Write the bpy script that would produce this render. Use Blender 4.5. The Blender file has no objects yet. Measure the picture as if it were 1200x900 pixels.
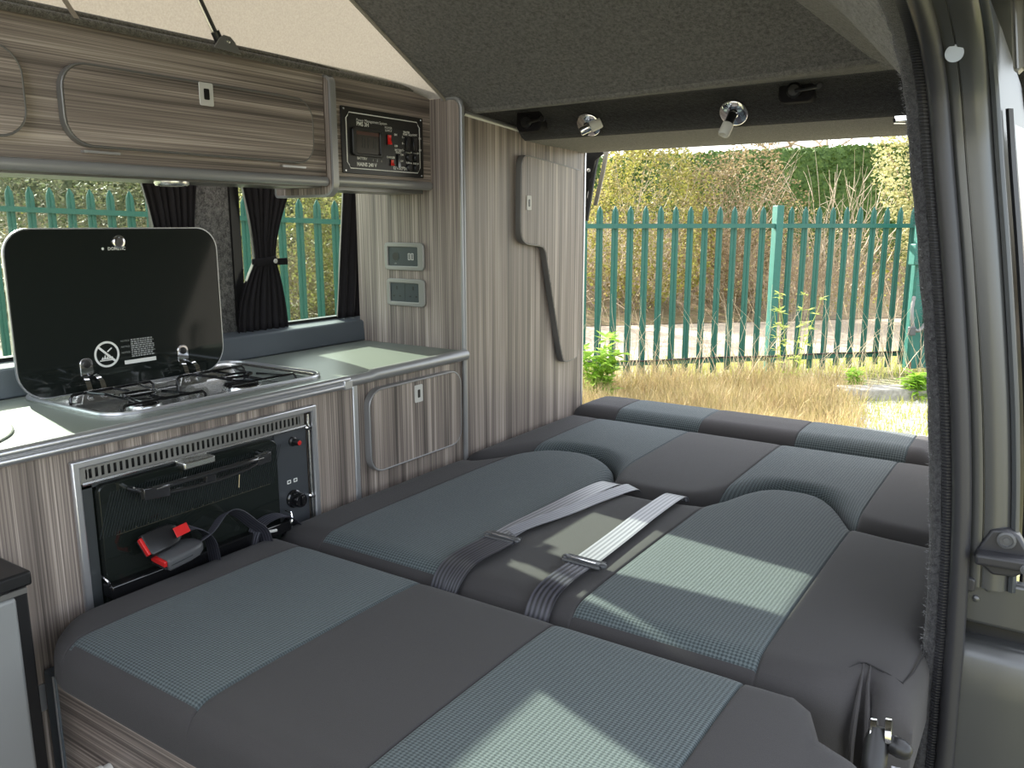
import bpy, math, random
from math import sin, cos, pi, radians, sqrt, atan2, exp
from mathutils import Vector as V, Matrix
random.seed(7)
SC = bpy.context.scene
COL = SC.collection

# ------------------------------------------------------------------ camera
FPX = 958.75
YAW, PITCH, ROLL = radians(33.7088), radians(11.0671), radians(-0.0284)
CAM = V((1.28568, -1.698, 0.96))
c_f = V((-sin(YAW)*cos(PITCH), cos(YAW)*cos(PITCH), -sin(PITCH)))
c_r = V((cos(YAW), sin(YAW), 0)); c_u = c_r.cross(c_f)
c_r, c_u = cos(ROLL)*c_r + sin(ROLL)*c_u, -sin(ROLL)*c_r + cos(ROLL)*c_u
cd = bpy.data.cameras.new('camera'); cd.sensor_width = 36; cd.lens = 36*FPX/1200; cd.clip_start = .02; cd.clip_end = 300
co = bpy.data.objects.new('camera', cd); COL.objects.link(co)
co.matrix_world = Matrix(((c_r.x, c_u.x, -c_f.x, CAM.x), (c_r.y, c_u.y, -c_f.y, CAM.y), (c_r.z, c_u.z, -c_f.z, CAM.z), (0, 0, 0, 1)))
SC.camera = co

def far(px, depth, z=None):
    """a ground position in the distance, along a bearing, at a forward distance"""
    d = c_f + c_r*((px-600)/FPX)
    h = V((d.x, d.y, 0)); t = depth/(h.dot(V((c_f.x, c_f.y, 0)).normalized()))
    return V((CAM.x+h.x*t, CAM.y+h.y*t, 0 if z is None else z))

# ------------------------------------------------------------------ objects
ORG = {}
def props(o, label=None, cat=None, group=None, kind=None):
    if label: o['label'] = label
    if cat: o['category'] = cat
    if group: o['group'] = group
    if kind: o['kind'] = kind
    return o
def thing(name, label, cat, loc, group=None, kind=None):
    o = bpy.data.objects.new(name, None); o.empty_display_size = .05
    COL.objects.link(o); o.location = loc; ORG[o.name] = V(loc)
    return props(o, label, cat, group, kind)
def children(o):
    return [c for c in bpy.data.objects if c.parent == o]
def copy_thing(o, loc, label=None, rotz=0, group=None):
    c = o.copy(); COL.objects.link(c); c.location = loc; c.rotation_euler = (0, 0, rotz)
    if label: c['label'] = label
    if group: c['group'] = group
    def rec(s, d):
        for ch in list(s.children):
            k = ch.copy(); COL.objects.link(k); k.parent = d; rec(ch, k)
    rec(o, c)
    return c

class MB:
    def __init__(s): s.v = []; s.f = []; s.m = []
    def add(s, vs, fs, mi=0):
        b = len(s.v); s.v += [tuple(v) for v in vs]
        for f in fs: s.f.append(tuple(b+i for i in f)); s.m.append(mi)
        return s
    def box(s, a, b, mi=0):
        (x0, y0, z0), (x1, y1, z1) = a, b
        if x0 > x1: x0, x1 = x1, x0
        if y0 > y1: y0, y1 = y1, y0
        if z0 > z1: z0, z1 = z1, z0
        vs = [(x, y, z) for z in (z0, z1) for y in (y0, y1) for x in (x0, x1)]
        return s.add(vs, [(0, 2, 3, 1), (4, 5, 7, 6), (0, 1, 5, 4), (2, 6, 7, 3), (0, 4, 6, 2), (1, 3, 7, 5)], mi)
    def obox(s, c, ax, ay, az, h, mi=0):
        c = V(c); ax, ay, az = V(ax).normalized()*h[0], V(ay).normalized()*h[1], V(az).normalized()*h[2]
        vs = [c+i*ax+j*ay+k*az for k in (-1, 1) for j in (-1, 1) for i in (-1, 1)]
        return s.add(vs, [(0, 2, 3, 1), (4, 5, 7, 6), (0, 1, 5, 4), (2, 6, 7, 3), (0, 4, 6, 2), (1, 3, 7, 5)], mi)
    def tube(s, pts, r, n=8, mi=0, cap=True, closed=False, flat=None):
        pts = [V(p) for p in pts]; N = len(pts); rs = r if isinstance(r, (list, tuple)) else [r]*N
        up = V((0, 0, 1)); prev = None; rings = []
        for i, p in enumerate(pts):
            a = pts[(i-1) % N] if (closed or i > 0) else p; b = pts[(i+1) % N] if (closed or i < N-1) else p
            t = (b-a).normalized()
            if prev is None:
                q = t.cross(up)
                if q.length < .05: q = t.cross(V((1, 0, 0)))
                q.normalize()
            else:
                q = (prev - t*prev.dot(t))
                if q.length < 1e-5: q = t.cross(up)
                q.normalize()
            prev = q; w = t.cross(q)
            fa, fb = flat if flat else (1, 1)
            rings.append([p + q*(cos(2*pi*k/n)*rs[i]*fa) + w*(sin(2*pi*k/n)*rs[i]*fb) for k in range(n)])
        vs = [v for R in rings for v in R]; fs = []
        M = N if closed else N-1
        for i in range(M):
            j = (i+1) % N
            for k in range(n):
                k2 = (k+1) % n
                fs.append((i*n+k, i*n+k2, j*n+k2, j*n+k))
        if cap and not closed:
            fs.append(tuple(range(n))[::-1]); fs.append(tuple((N-1)*n+k for k in range(n)))
        return s.add(vs, fs, mi)
    def ribbon(s, pts, side, w, th=.0012, mi=0):
        """flat strap: points, sideways vector(s), width"""
        pts = [V(p) for p in pts]; N = len(pts); vs = []; fs = []
        for i, p in enumerate(pts):
            sd = V(side[i] if isinstance(side, list) else side).normalized()
            t = (pts[min(i+1, N-1)]-pts[max(i-1, 0)]).normalized(); nn = t.cross(sd).normalized()
            for a, b in ((-1, -1), (1, -1), (1, 1), (-1, 1)): vs.append(p+sd*(a*w/2)+nn*(b*th))
        for i in range(N-1):
            for k in range(4): fs.append((i*4+k, i*4+(k+1) % 4, i*4+4+(k+1) % 4, i*4+4+k))
        fs += [(3, 2, 1, 0), tuple((N-1)*4+k for k in range(4))]
        return s.add(vs, fs, mi)
    def lathe(s, c, axis, prof, n=24, mi=0):
        """prof: (radius, height) along axis"""
        c = V(c); ax = V(axis).normalized(); q = ax.cross(V((0, 0, 1)))
        if q.length < .1: q = ax.cross(V((0, 1, 0)))
        q.normalize(); w = ax.cross(q); vs = []; fs = []
        for r, h in prof:
            for k in range(n): vs.append(c+ax*h+q*(r*cos(2*pi*k/n))+w*(r*sin(2*pi*k/n)))
        for i in range(len(prof)-1):
            for k in range(n):
                k2 = (k+1) % n; fs.append((i*n+k, i*n+k2, i*n+n+k2, i*n+n+k))
        fs.append(tuple(range(n))[::-1]); fs.append(tuple((len(prof)-1)*n+k for k in range(n)))
        return s.add(vs, fs, mi)
    def prism(s, poly, fr, h0, h1, mi=0, mi_side=None, mi_back=None):
        """poly 2D (u,v); fr=(origin,U,Vv,N)"""
        O, U, W, N = [V(q) for q in fr]; n = len(poly)
        vs = [O+U*u+W*w+N*h0 for u, w in poly]+[O+U*u+W*w+N*h1 for u, w in poly]
        s.add(vs, [tuple(range(n, 2*n))], mi)
        b = len(s.v)-2*n
        s.f.append(tuple(b+i for i in range(n))[::-1]); s.m.append(mi if mi_back is None else mi_back)
        for i in range(n):
            j = (i+1) % n; s.f.append((b+i, b+j, b+n+j, b+n+i)); s.m.append(mi if mi_side is None else mi_side)
        return s
    def ring(s, outer, inner, fr, h0, h1, mi=0):
        O, U, W, N = [V(q) for q in fr]; n = len(outer); vs = []
        for h in (h0, h1):
            for P in (outer, inner): vs += [O+U*u+W*w+N*h for u, w in P]
        fs = []
        for i in range(n):
            j = (i+1) % n
            fs += [(2*n+i, 2*n+j, 3*n+j, 3*n+i), (j, i, n+i, n+j), (i, j, 2*n+j, 2*n+i), (n+j, n+i, 3*n+i, 3*n+j)]
        return s.add(vs, fs, mi)
    def grid(s, rows, mi=0, flip=False):
        n = len(rows[0]); vs = [v for r in rows for v in r]; fs = []
        for i in range(len(rows)-1):
            for k in range(n-1):
                q = (i*n+k, i*n+k+1, i*n+n+k+1, i*n+n+k); fs.append(q[::-1] if flip else q)
        return s.add(vs, fs, mi)
    def text(s, body, size, o, U, W, N, h=.0004, mi=0, align='LEFT', bold=0):
        cu = bpy.data.curves.new('lettering', 'FONT'); cu.body = body; cu.size = size; cu.align_x = align; cu.resolution_u = 2; cu.offset = bold
        ob = bpy.data.objects.new('lettering', cu); COL.objects.link(ob)
        dg = bpy.context.evaluated_depsgraph_get(); me = bpy.data.meshes.new_from_object(ob.evaluated_get(dg))
        O, U, W, N = V(o), V(U), V(W), V(N)
        s.add([O+U*v.co.x+W*v.co.y+N*h for v in me.vertices], [tuple(p.vertices) for p in me.polygons], mi)
        bpy.data.objects.remove(ob); bpy.data.curves.remove(cu); bpy.data.meshes.remove(me)
        return s
    def build(s, name, mats, parent=None, smooth=True, bevel=0, seg=2, angle=38, org=None, label=None):
        o0 = V(org) if org is not None else (ORG.get(parent.name, V((0, 0, 0))) if parent else V((0, 0, 0)))
        me = bpy.data.meshes.new(name)
        me.from_pydata([(x-o0.x, y-o0.y, z-o0.z) for x, y, z in s.v], [], s.f)
        mats = mats if isinstance(mats, (list, tuple)) else [mats]
        for m in mats: me.materials.append(m)
        if len(mats) > 1: me.polygons.foreach_set('material_index', s.m)
        me.update()
        if smooth and len(me.polygons):
            me.polygons.foreach_set('use_smooth', [True]*len(me.polygons))
            try: me.set_sharp_from_angle(angle=radians(angle))
            except Exception: pass
        ob = bpy.data.objects.new(name, me); COL.objects.link(ob)
        if parent: ob.parent = parent
        else: ob.location = o0
        ORG[ob.name] = o0
        if bevel:
            b = ob.modifiers.new('bevel', 'BEVEL'); b.width = bevel; b.segments = seg; b.limit_method = 'ANGLE'; b.angle_limit = radians(40); b.harden_normals = False
        if label: ob['label'] = label
        return ob

def rr(u0, v0, u1, v1, r, n=7):
    """rounded rectangle, r = one radius or four (from lower left, anticlockwise)"""
    R = r if isinstance(r, (list, tuple)) else [r]*4; out = []
    for (cu, cv, a, k) in ((u0, v0, pi, 0), (u1, v0, 1.5*pi, 1), (u1, v1, 0, 2), (u0, v1, .5*pi, 3)):
        q = R[k]; cx = cu+(q if cu == u0 else -q); cy = cv+(q if cv == v0 else -q)
        for i in range(n+1):
            t = a+.5*pi*i/n; out.append((cx+q*cos(t), cy+q*sin(t)))
    return out
def inset(poly, d):
    n = len(poly); out = []
    for i in range(n):
        a, b, c = V(poly[i-1]), V(poly[i]), V(poly[(i+1) % n])
        t1 = (b-a); t2 = (c-b)
        if t1.length < 1e-7: t1 = t2
        if t2.length < 1e-7: t2 = t1
        t1.normalize(); t2.normalize()
        n1 = V((-t1.y, t1.x)); n2 = V((-t2.y, t2.x)); m = (n1+n2)
        m = m/max(.3, m.length_squared)*2 if m.length > 1e-6 else n1
        out.append((b.x+m.x*d, b.y+m.y*d))
    return out
FX = lambda x: ((x, 0, 0), (0, 1, 0), (0, 0, 1), (1, 0, 0))       # plane facing +X: u=Y v=Z
FY = lambda y: ((0, y, 0), (1, 0, 0), (0, 0, 1), (0, -1, 0))      # plane facing -Y: u=X v=Z

def interp(pts, x):
    if x <= pts[0][0]: return pts[0][1]
    for i in range(len(pts)-1):
        (a, b), (c, d) = pts[i], pts[i+1]
        if x <= c:
            t = (x-a)/(c-a)
            p0 = pts[max(i-1, 0)]; p3 = pts[min(i+2, len(pts)-1)]
            m1 = (d-p0[1])/(c-p0[0])*(c-a); m2 = (p3[1]-b)/(p3[0]-a)*(c-a)
            return (2*t**3-3*t*t+1)*b+(t**3-2*t*t+t)*m1+(-2*t**3+3*t*t)*d+(t**3-t*t)*m2
    return pts[-1][1]

# ------------------------------------------------------------------ materials
def mat(name): 
    m = bpy.data.materials.new(name); m.use_nodes = True; nt = m.node_tree
    return m, nt, nt.nodes['Principled BSDF']
def node(nt, t, **k):
    n = nt.nodes.new(t)
    for a, b in k.items():
        if a.startswith('i_'):
            key = a[2:]; n.inputs[int(key) if key.isdigit() else key].default_value = b
        else: setattr(n, a, b)
    return n
def ramp(nt, stops):
    r = nt.nodes.new('ShaderNodeValToRGB'); e = r.color_ramp.elements
    while len(e) < len(stops): e.new(.5)
    for el, (p, c) in zip(e, stops): el.position = p; el.color = tuple(c)+(1,)
    return r
def plain(name, col, rough=.5, metal=0, bump=0, bscale=400, spec=.5, coat=0, var=0):
    m, nt, b = mat(name)
    b.inputs['Base Color'].default_value = tuple(col)+(1,); b.inputs['Roughness'].default_value = rough; b.inputs['Metallic'].default_value = metal
    b.inputs['Specular IOR Level'].default_value = spec
    if coat: b.inputs['Coat Weight'].default_value = coat; b.inputs['Coat Roughness'].default_value = .05
    if bump or var:
        tc = node(nt, 'ShaderNodeTexCoord'); no = node(nt, 'ShaderNodeTexNoise', i_Scale=bscale, i_Detail=3.)
        nt.links.new(tc.outputs['Object'], no.inputs['Vector'])
        if bump:
            bp = node(nt, 'ShaderNodeBump', i_Strength=bump, i_Distance=.002); nt.links.new(no.outputs['Fac'], bp.inputs['Height']); nt.links.new(bp.outputs['Normal'], b.inputs['Normal'])
        if var:
            r = ramp(nt, [(.3, [c*(1-var) for c in col]), (.7, [min(1, c*(1+var)) for c in col])]); nt.links.new(no.outputs['Fac'], r.inputs['Fac']); nt.links.new(r.outputs['Color'], b.inputs['Base Color'])
    return m
def wood(name, axis, tint=(1.12, 1.08, 1.06)):
    m, nt, b = mat(name); L = nt.links.new
    tc = node(nt, 'ShaderNodeTexCoord'); mp = node(nt, 'ShaderNodeMapping')
    s = [1, 1, 1]; sc = {'fine': 290., 'long': 1.2}
    mp.inputs['Scale'].default_value = tuple(sc['long'] if i == axis else sc['fine'] for i in range(3))
    L(tc.outputs['Object'], mp.inputs['Vector'])
    n1 = node(nt, 'ShaderNodeTexNoise', i_Scale=1., i_Detail=5., i_Roughness=.62, i_Distortion=.25); L(mp.outputs['Vector'], n1.inputs['Vector'])
    mp2 = node(nt, 'ShaderNodeMapping'); mp2.inputs['Scale'].default_value = tuple(.8 if i == axis else 36. for i in range(3)); mp2.inputs['Location'].default_value = (3.1, 7.7, 1.3)
    L(tc.outputs['Object'], mp2.inputs['Vector'])
    n2 = node(nt, 'ShaderNodeTexNoise', i_Scale=1., i_Detail=3., i_Roughness=.5); L(mp2.outputs['Vector'], n2.inputs['Vector'])
    ad = node(nt, 'ShaderNodeMath', operation='MULTIPLY_ADD'); L(n1.outputs['Fac'], ad.inputs[0]); ad.inputs[1].default_value = .62
    mu = node(nt, 'ShaderNodeMath', operation='MULTIPLY'); L(n2.outputs['Fac'], mu.inputs[0]); mu.inputs[1].default_value = .42; L(mu.outputs[0], ad.inputs[2])
    t = tint
    r = ramp(nt, [(.37, (.050*t[0], .042*t[1], .038*t[2])), (.46, (.140*t[0], .120*t[1], .108*t[2])), (.545, (.25*t[0], .215*t[1], .19*t[2])), (.65, (.48*t[0], .43*t[1], .385*t[2]))])
    L(ad.outputs[0], r.inputs['Fac']); L(r.outputs['Color'], b.inputs['Base Color'])
    b.inputs['Roughness'].default_value = .42
    bp = node(nt, 'ShaderNodeBump', i_Strength=.12, i_Distance=.001); L(n1.outputs['Fac'], bp.inputs['Height']); L(bp.outputs['Normal'], b.inputs['Normal'])
    return m
def carpet(name, c0, c1, scale=420):
    m, nt, b = mat(name); L = nt.links.new
    tc = node(nt, 'ShaderNodeTexCoord'); n1 = node(nt, 'ShaderNodeTexNoise', i_Scale=float(scale), i_Detail=4., i_Roughness=.7); L(tc.outputs['Object'], n1.inputs['Vector'])
    n2 = node(nt, 'ShaderNodeTexNoise', i_Scale=scale*.3, i_Detail=3., i_Roughness=.7); L(tc.outputs['Object'], n2.inputs['Vector'])
    mx = node(nt, 'ShaderNodeMath', operation='ADD'); L(n1.outputs['Fac'], mx.inputs[0]); L(n2.outputs['Fac'], mx.inputs[1])
    r = ramp(nt, [(.40, c0), (.60, c1)]); hf = node(nt, 'ShaderNodeMath', operation='MULTIPLY'); hf.inputs[1].default_value = .5; L(mx.outputs[0], hf.inputs[0]); L(hf.outputs[0], r.inputs['Fac']); L(r.outputs['Color'], b.inputs['Base Color'])
    b.inputs['Roughness'].default_value = .95; b.inputs['Specular IOR Level'].default_value = .1; b.inputs['Sheen Weight'].default_value = .25
    bp = node(nt, 'ShaderNodeBump', i_Strength=.6, i_Distance=.003); L(mx.outputs[0], bp.inputs['Height']); L(bp.outputs['Normal'], b.inputs['Normal'])
    return m
def weave(name, ca, cb, period=.0095):
    m, nt, b = mat(name); L = nt.links.new
    tc = node(nt, 'ShaderNodeTexCoord'); sx = node(nt, 'ShaderNodeSeparateXYZ'); L(tc.outputs['Object'], sx.inputs[0])
    def lin(kx, ky):
        a = node(nt, 'ShaderNodeMath', operation='MULTIPLY'); L(sx.outputs['X'], a.inputs[0]); a.inputs[1].default_value = kx
        c = node(nt, 'ShaderNodeMath', operation='MULTIPLY_ADD'); L(sx.outputs['Y'], c.inputs[0]); c.inputs[1].default_value = ky; L(a.outputs[0], c.inputs[2])
        q = node(nt, 'ShaderNodeMath', operation='SINE'); L(c.outputs[0], q.inputs[0]); return q
    k = 2*pi/period; s1 = lin(k*.62, k*.9); s2 = lin(-k*.62, k*.9)
    pr = node(nt, 'ShaderNodeMath', operation='MULTIPLY_ADD'); L(s1.outputs[0], pr.inputs[0]); L(s2.outputs[0], pr.inputs[1]); pr.inputs[2].default_value = 0
    no = node(nt, 'ShaderNodeTexNoise', i_Scale=900., i_Detail=2.); L(tc.outputs['Object'], no.inputs['Vector'])
    s = node(nt, 'ShaderNodeMath', operation='MULTIPLY_ADD'); L(pr.outputs[0], s.inputs[0]); s.inputs[1].default_value = .42; L(no.outputs['Fac'], s.inputs[2])
    r = ramp(nt, [(.22, cb), (.75, ca)]); L(s.outputs[0], r.inputs['Fac']); L(r.outputs['Color'], b.inputs['Base Color'])
    bp = node(nt, 'ShaderNodeBump', i_Strength=.55, i_Distance=.0015); L(s.outputs[0], bp.inputs['Height']); L(bp.outputs['Normal'], b.inputs['Normal'])
    b.inputs['Roughness'].default_value = .85; b.inputs['Sheen Weight'].default_value = .12; b.inputs['Specular IOR Level'].default_value = .25
    return m
def webbing(name, c0, c1, axis_angle, period, rough=.38):
    m, nt, b = mat(name); L = nt.links.new
    uv = node(nt, 'ShaderNodeAttribute', attribute_name='across')
    w = node(nt, 'ShaderNodeMath', operation='MULTIPLY'); L(uv.outputs['Fac'], w.inputs[0]); w.inputs[1].default_value = 2*pi*period
    q = node(nt, 'ShaderNodeMath', operation='SINE'); L(w.outputs[0], q.inputs[0])
    r = ramp(nt, [(.0, c0), (1., c1)]); h = node(nt, 'ShaderNodeMath', operation='MULTIPLY_ADD'); L(q.outputs[0], h.inputs[0]); h.inputs[1].default_value = .5; h.inputs[2].default_value = .5
    L(h.outputs[0], r.inputs['Fac']); L(r.outputs['Color'], b.inputs['Base Color']); b.inputs['Roughness'].default_value = rough
    bp = node(nt, 'ShaderNodeBump', i_Strength=.35, i_Distance=.001); L(h.outputs[0], bp.inputs['Height']); L(bp.outputs['Normal'], b.inputs['Normal'])
    return m
def leafmat(name, cols, trans=.35, scale=9.):
    m, nt, b = mat(name); L = nt.links.new
    tc = node(nt, 'ShaderNodeTexCoord'); no = node(nt, 'ShaderNodeTexNoise', i_Scale=scale, i_Detail=4., i_Roughness=.75); L(tc.outputs['Object'], no.inputs['Vector'])
    k = len(cols); r = ramp(nt, [(.32+.36*i/(k-1), c) for i, c in enumerate(cols)]); L(no.outputs['Fac'], r.inputs['Fac']); L(r.outputs['Color'], b.inputs['Base Color'])
    b.inputs['Roughness'].default_value = .55; b.inputs['Specular IOR Level'].default_value = .25
    if trans:
        tr = node(nt, 'ShaderNodeBsdfTranslucent'); L(r.outputs['Color'], tr.inputs['Color'])
        mx = node(nt, 'ShaderNodeMixShader'); mx.inputs[0].default_value = trans
        L(b.outputs[0], mx.inputs[1]); L(tr.outputs[0], mx.inputs[2]); L(mx.outputs[0], nt.nodes['Material Output'].inputs[0])
    return m
def glassmat(name, tint, gloss=.08):
    m, nt, b = mat(name); L = nt.links.new
    t = node(nt, 'ShaderNodeBsdfTransparent'); t.inputs[0].default_value = tuple(tint)+(1,)
    g = node(nt, 'ShaderNodeBsdfGlossy'); g.inputs['Roughness'].default_value = .02
    fq = node(nt, 'ShaderNodeFresnel', i_IOR=1.45); ge = node(nt, 'ShaderNodeNewGeometry'); fr = node(nt, 'ShaderNodeMath', operation='SUBTRACT', use_clamp=True); L(fq.outputs[0], fr.inputs[0]); L(ge.outputs['Backfacing'], fr.inputs[1]); mx = node(nt, 'ShaderNodeMixShader')
    df = node(nt, 'ShaderNodeBsdfDiffuse', i_Color=(.6, .65, .6, 1)); md = node(nt, 'ShaderNodeMixShader'); md.inputs[0].default_value = .03; L(t.outputs[0], md.inputs[1]); L(df.outputs[0], md.inputs[2])
    L(fr.outputs[0], mx.inputs[0]); L(md.outputs[0], mx.inputs[1]); L(g.outputs[0], mx.inputs[2]); L(mx.outputs[0], nt.nodes['Material Output'].inputs[0])
    return m

M = {}
M['wood_v'] = wood('laminate_vertical', 2)
M['wood_h'] = wood('laminate_lengthwise', 1)
M['wood_x'] = wood('laminate_crosswise', 0)
M['trim'] = plain('grey_edge_trim', (.33, .33, .33), .32, .35)
M['edge_dark'] = plain('grey_edge_band', (.20, .195, .185), .32, .4)
M['alu'] = plain('brushed_aluminium', (.52, .53, .55), .35, .75, bump=.05, bscale=600)
M['alu_bright'] = plain('bright_aluminium', (.62, .62, .64), .3, .8)
M['chrome'] = plain('chrome', (.85, .85, .87), .07, 1)
M['steel'] = plain('stainless_steel', (.74, .74, .72), .27, 1, bump=.03, bscale=300)
M['black_plastic'] = plain('black_plastic', (.012, .012, .013), .35)
M['black_gloss'] = plain('black_enamel', (.008, .008, .009), .12, coat=.5)
M['black_glass'] = plain('black_glass', (.012, .015, .013), .06, spec=.5)
M['black_cloth'] = plain('black_cloth', (.011, .010, .012), .8, bump=.2, bscale=900, spec=.2)
M['curtain'] = plain('black_curtain_cloth', (.013, .0115, .014), .75, bump=.15, bscale=900, spec=.25)
M['rubber'] = plain('black_rubber', (.028, .028, .032), .4, bump=.06, bscale=200)
M['worktop'] = plain('sage_grey_worktop', (.17, .19, .168), .42, bump=.05, bscale=500, var=.06)
M['ledge'] = plain('slate_leatherette', (.085, .10, .115), .5, bump=.15, bscale=500)
M['plain_cloth'] = plain('charcoal_cloth', (.053, .050, .051), .85, bump=.25, bscale=1200, var=.12, spec=.3)
M['plain_cloth'].node_tree.nodes['Principled BSDF'].inputs['Sheen Weight'].default_value = .07
M['weave'] = weave('woven_teal_cloth', (.125, .152, .158), (.040, .052, .056), .0078)
M['piping'] = plain('seam_thread', (.022, .021, .022), .9)
M['carpet'] = carpet('dark_grey_carpet', (.075, .072, .068), (.20, .193, .183))
M['carpet_light'] = carpet('grey_carpet', (.12, .115, .105), (.25, .24, .22))
M['carpet_black'] = carpet('black_carpet', (.011, .011, .012), (.034, .034, .036))  # carpet darkened to carry the shade of the header face
M['silver_plastic'] = plain('silver_plastic', (.27, .265, .25), .38, .3)
M['latch_white'] = plain('pale_grey_plastic', (.6, .59, .56), .4)
M['socket_insert'] = plain('slate_plastic', (.036, .047, .052), .45)
M['red'] = plain('red_plastic', (.62, .02, .02), .35)
M['red_glow'] = plain('red_rocker', (.75, .02, .015), .3)
M['vent_steel'] = plain('satin_vent_steel', (.36, .355, .345), .35, .8)
M['handle_black'] = plain('glossy_handle_black', (.02, .02, .021), .14, coat=1, spec=1)
M['print'] = plain('white_print', (.82, .82, .78), .5)
M['print_grey'] = plain('grey_print', (.30, .31, .30), .5)
M['screen'] = plain('dark_display', (.055, .048, .04), .22)
M['panel_black'] = plain('black_panel', (.010, .0095, .009), .33)
M['buckle_grey'] = plain('worn_black_plastic', (.085, .087, .092), .38)
M['paint'] = plain('metallic_grey_paint', (.10, .103, .105), .32, .6, coat=.2)
M['paint_dark'] = plain('dark_grey_paint', (.05, .055, .06), .4, .2)
M['fridge'] = plain('grey_fridge_door', (.32, .33, .33), .35, .3)
M['green'] = plain('green_fence_paint', (.010, .098, .074), .42, var=.08, bscale=30)
M['green_pale'] = plain('faded_green_paint', (.018, .125, .10), .45, var=.08, bscale=30)
M['glass_tint'] = glassmat('privacy_glass', (.80, .87, .82))
M['lens'] = plain('frosted_lens', (.72, .71, .66), .25)
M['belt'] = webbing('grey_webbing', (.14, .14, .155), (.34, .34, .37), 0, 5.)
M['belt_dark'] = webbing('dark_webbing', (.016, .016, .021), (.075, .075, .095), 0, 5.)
# the roof canvas: cloth that lets some daylight through
def canvasmat(name, col, tr):
    m, nt, b = mat(name); L = nt.links.new
    tc = node(nt, 'ShaderNodeTexCoord'); no = node(nt, 'ShaderNodeTexNoise', i_Scale=260., i_Detail=4., i_Roughness=.7); L(tc.outputs['Object'], no.inputs['Vector'])
    r = ramp(nt, [(.35, [c*.82 for c in col]), (.65, col)]); L(no.outputs['Fac'], r.inputs['Fac']); L(r.outputs['Color'], b.inputs['Base Color']); b.inputs['Roughness'].default_value = .9
    t = node(nt, 'ShaderNodeBsdfTranslucent'); L(r.outputs['Color'], t.inputs['Color']); mx = node(nt, 'ShaderNodeMixShader'); mx.inputs[0].default_value = tr
    L(b.outputs[0], mx.inputs[1]); L(t.outputs[0], mx.inputs[2]); L(mx.outputs[0], nt.nodes['Material Output'].inputs[0])
    return m
M['canvas'] = canvasmat('cream_canvas', (.42, .385, .325), .135)
SKY_STRENGTH, SUN_STRENGTH, EXPOSURE = .32, 6.5, 1.5
# ================================================================== the van: shell
XU = -.096
# floor and left wall with its two window openings
MB().box((-.46, -2.3, -.14), (1.25, .72, -.10)).build('floor', M['carpet'])['kind'] = 'structure'
w = MB()
W1 = (-1.50, -.575, .70, 1.20); W2 = (-.375, .16, .70, 1.20)
for a, b in (((-1.9, -.1), (-1.50, 1.30)), ((-.575, -.1), (-.375, 1.30)), ((.16, -.1), (1.05, 1.26)), ((-1.50, -.1), (-.575, .70)), ((-.375, -.1), (.16, .70)), ((-1.50, 1.20), (-.575, 1.30)), ((-.375, 1.20), (.16, 1.30))):
    w.box((-.46, a[0], a[1]), (-.42, b[0], b[1]))
w.build('wall_left', carpet('pillar_carpet', (.05, .05, .05), (.20, .195, .19), 260))['kind'] = 'structure'
for i, (y0, y1, z0, z1) in enumerate((W1, W2)):
    e = thing(f'window_{i+1}', None, None, (-.44, (y0+y1)/2, z0), kind='structure')
    MB().box((-.443, y0, z0), (-.439, y1, z1)).build('window_pane', M['glass_tint'], e)
    MB().ring(rr(y0-.01, z0-.012, y1+.01, z1+.01, .03), rr(y0+.016, z0+.004, y1-.016, z1-.012, .02), FX(-.435), 0, .022).build('window_frame', M['black_plastic'], e)
fw = MB(); fw.box((-.46, -2.25, -.1), (1.14, -2.2, .78)); fw.build('wall_front', M['carpet'])['kind'] = 'structure'  # unseen panel added to block light from the cab, in place of seats
MB().grid([[(1.19, y, -.1), (1.19, y, .5), (1.16, y, .85), (1.12, y, 1.10), (1.08, y, 1.24)] for y in (-2.2, -2.0, -1.85)]).build('wall_right_front', M['carpet'])['kind'] = 'structure'
# padded ledge under the windows
MB().prism([(-.42, .634), (-.353, .634), (-.356, .686), (-.361, .692), (-.42, .697)], ((0, 0, 0), (1, 0, 0), (0, 0, 1), (0, -1, 0)), -.15, 1.9).build('trim_1', M['ledge'], bevel=.004)['kind'] = 'structure'

# pop-up roof: sloping carpeted lining, canvas sides
def roofz(y): return 1.243+.525*(.05-y)
def arch(x): return .020*((x+.05)/.95)**2*(1 if x > -.05 else 0)
def roofxr(y): return max(.55, .945-.61*(.05-y))
NX = 24; XE = -.047; r = MB(); rows = []
for i in range(29):
    y = .05-1.95*i/28; xr = roofxr(y)
    rows.append([(XE+(xr-XE)*k/NX, y, roofz(y)+max(0, arch(XE+(xr-XE)*k/NX))) for k in range(NX+1)])
rows = [[(x, .056, z-.004) for x, y, z in rows[0]]]+rows
r.grid(rows); r.grid([[(x, y, z+.05) for x, y, z in q] for q in rows], flip=True)
roof = r.build('ceiling', M['carpet']); roof['kind'] = 'structure'
# header over the bed: hinge ledge, dark face, underside up to the rear opening
def HDR(x):
    k = arch(x)
    pts = [(.045, 1.246), (.050, 1.238), (.064, 1.236), (.12, 1.2475), (.185, 1.2600), (.202, 1.2570), (.242, 1.2265), (.278, 1.1950), (.296, 1.1875), (.40, 1.184), (.52, 1.182), (.635, 1.178), (.655, 1.186), (.66, 1.25)]
    return [(x, y, z+k*(1 if y < .15 else .3 if y < .21 else 0)) for y, z in pts]
xs = [-.30+1.5*k/40 for k in range(41)]
R_ = [HDR(x) for x in xs]
e = thing('ceiling_header', None, None, (.3, .3, 1.2), kind='structure')
MB().grid([q[0:5] for q in R_]).build('header_ledge', M['carpet_light'], e, angle=60)
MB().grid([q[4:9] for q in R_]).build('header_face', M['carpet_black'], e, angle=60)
MB().grid([q[8:] for q in R_]).build('header_underside', M['carpet_light'], e, angle=60)
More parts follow.
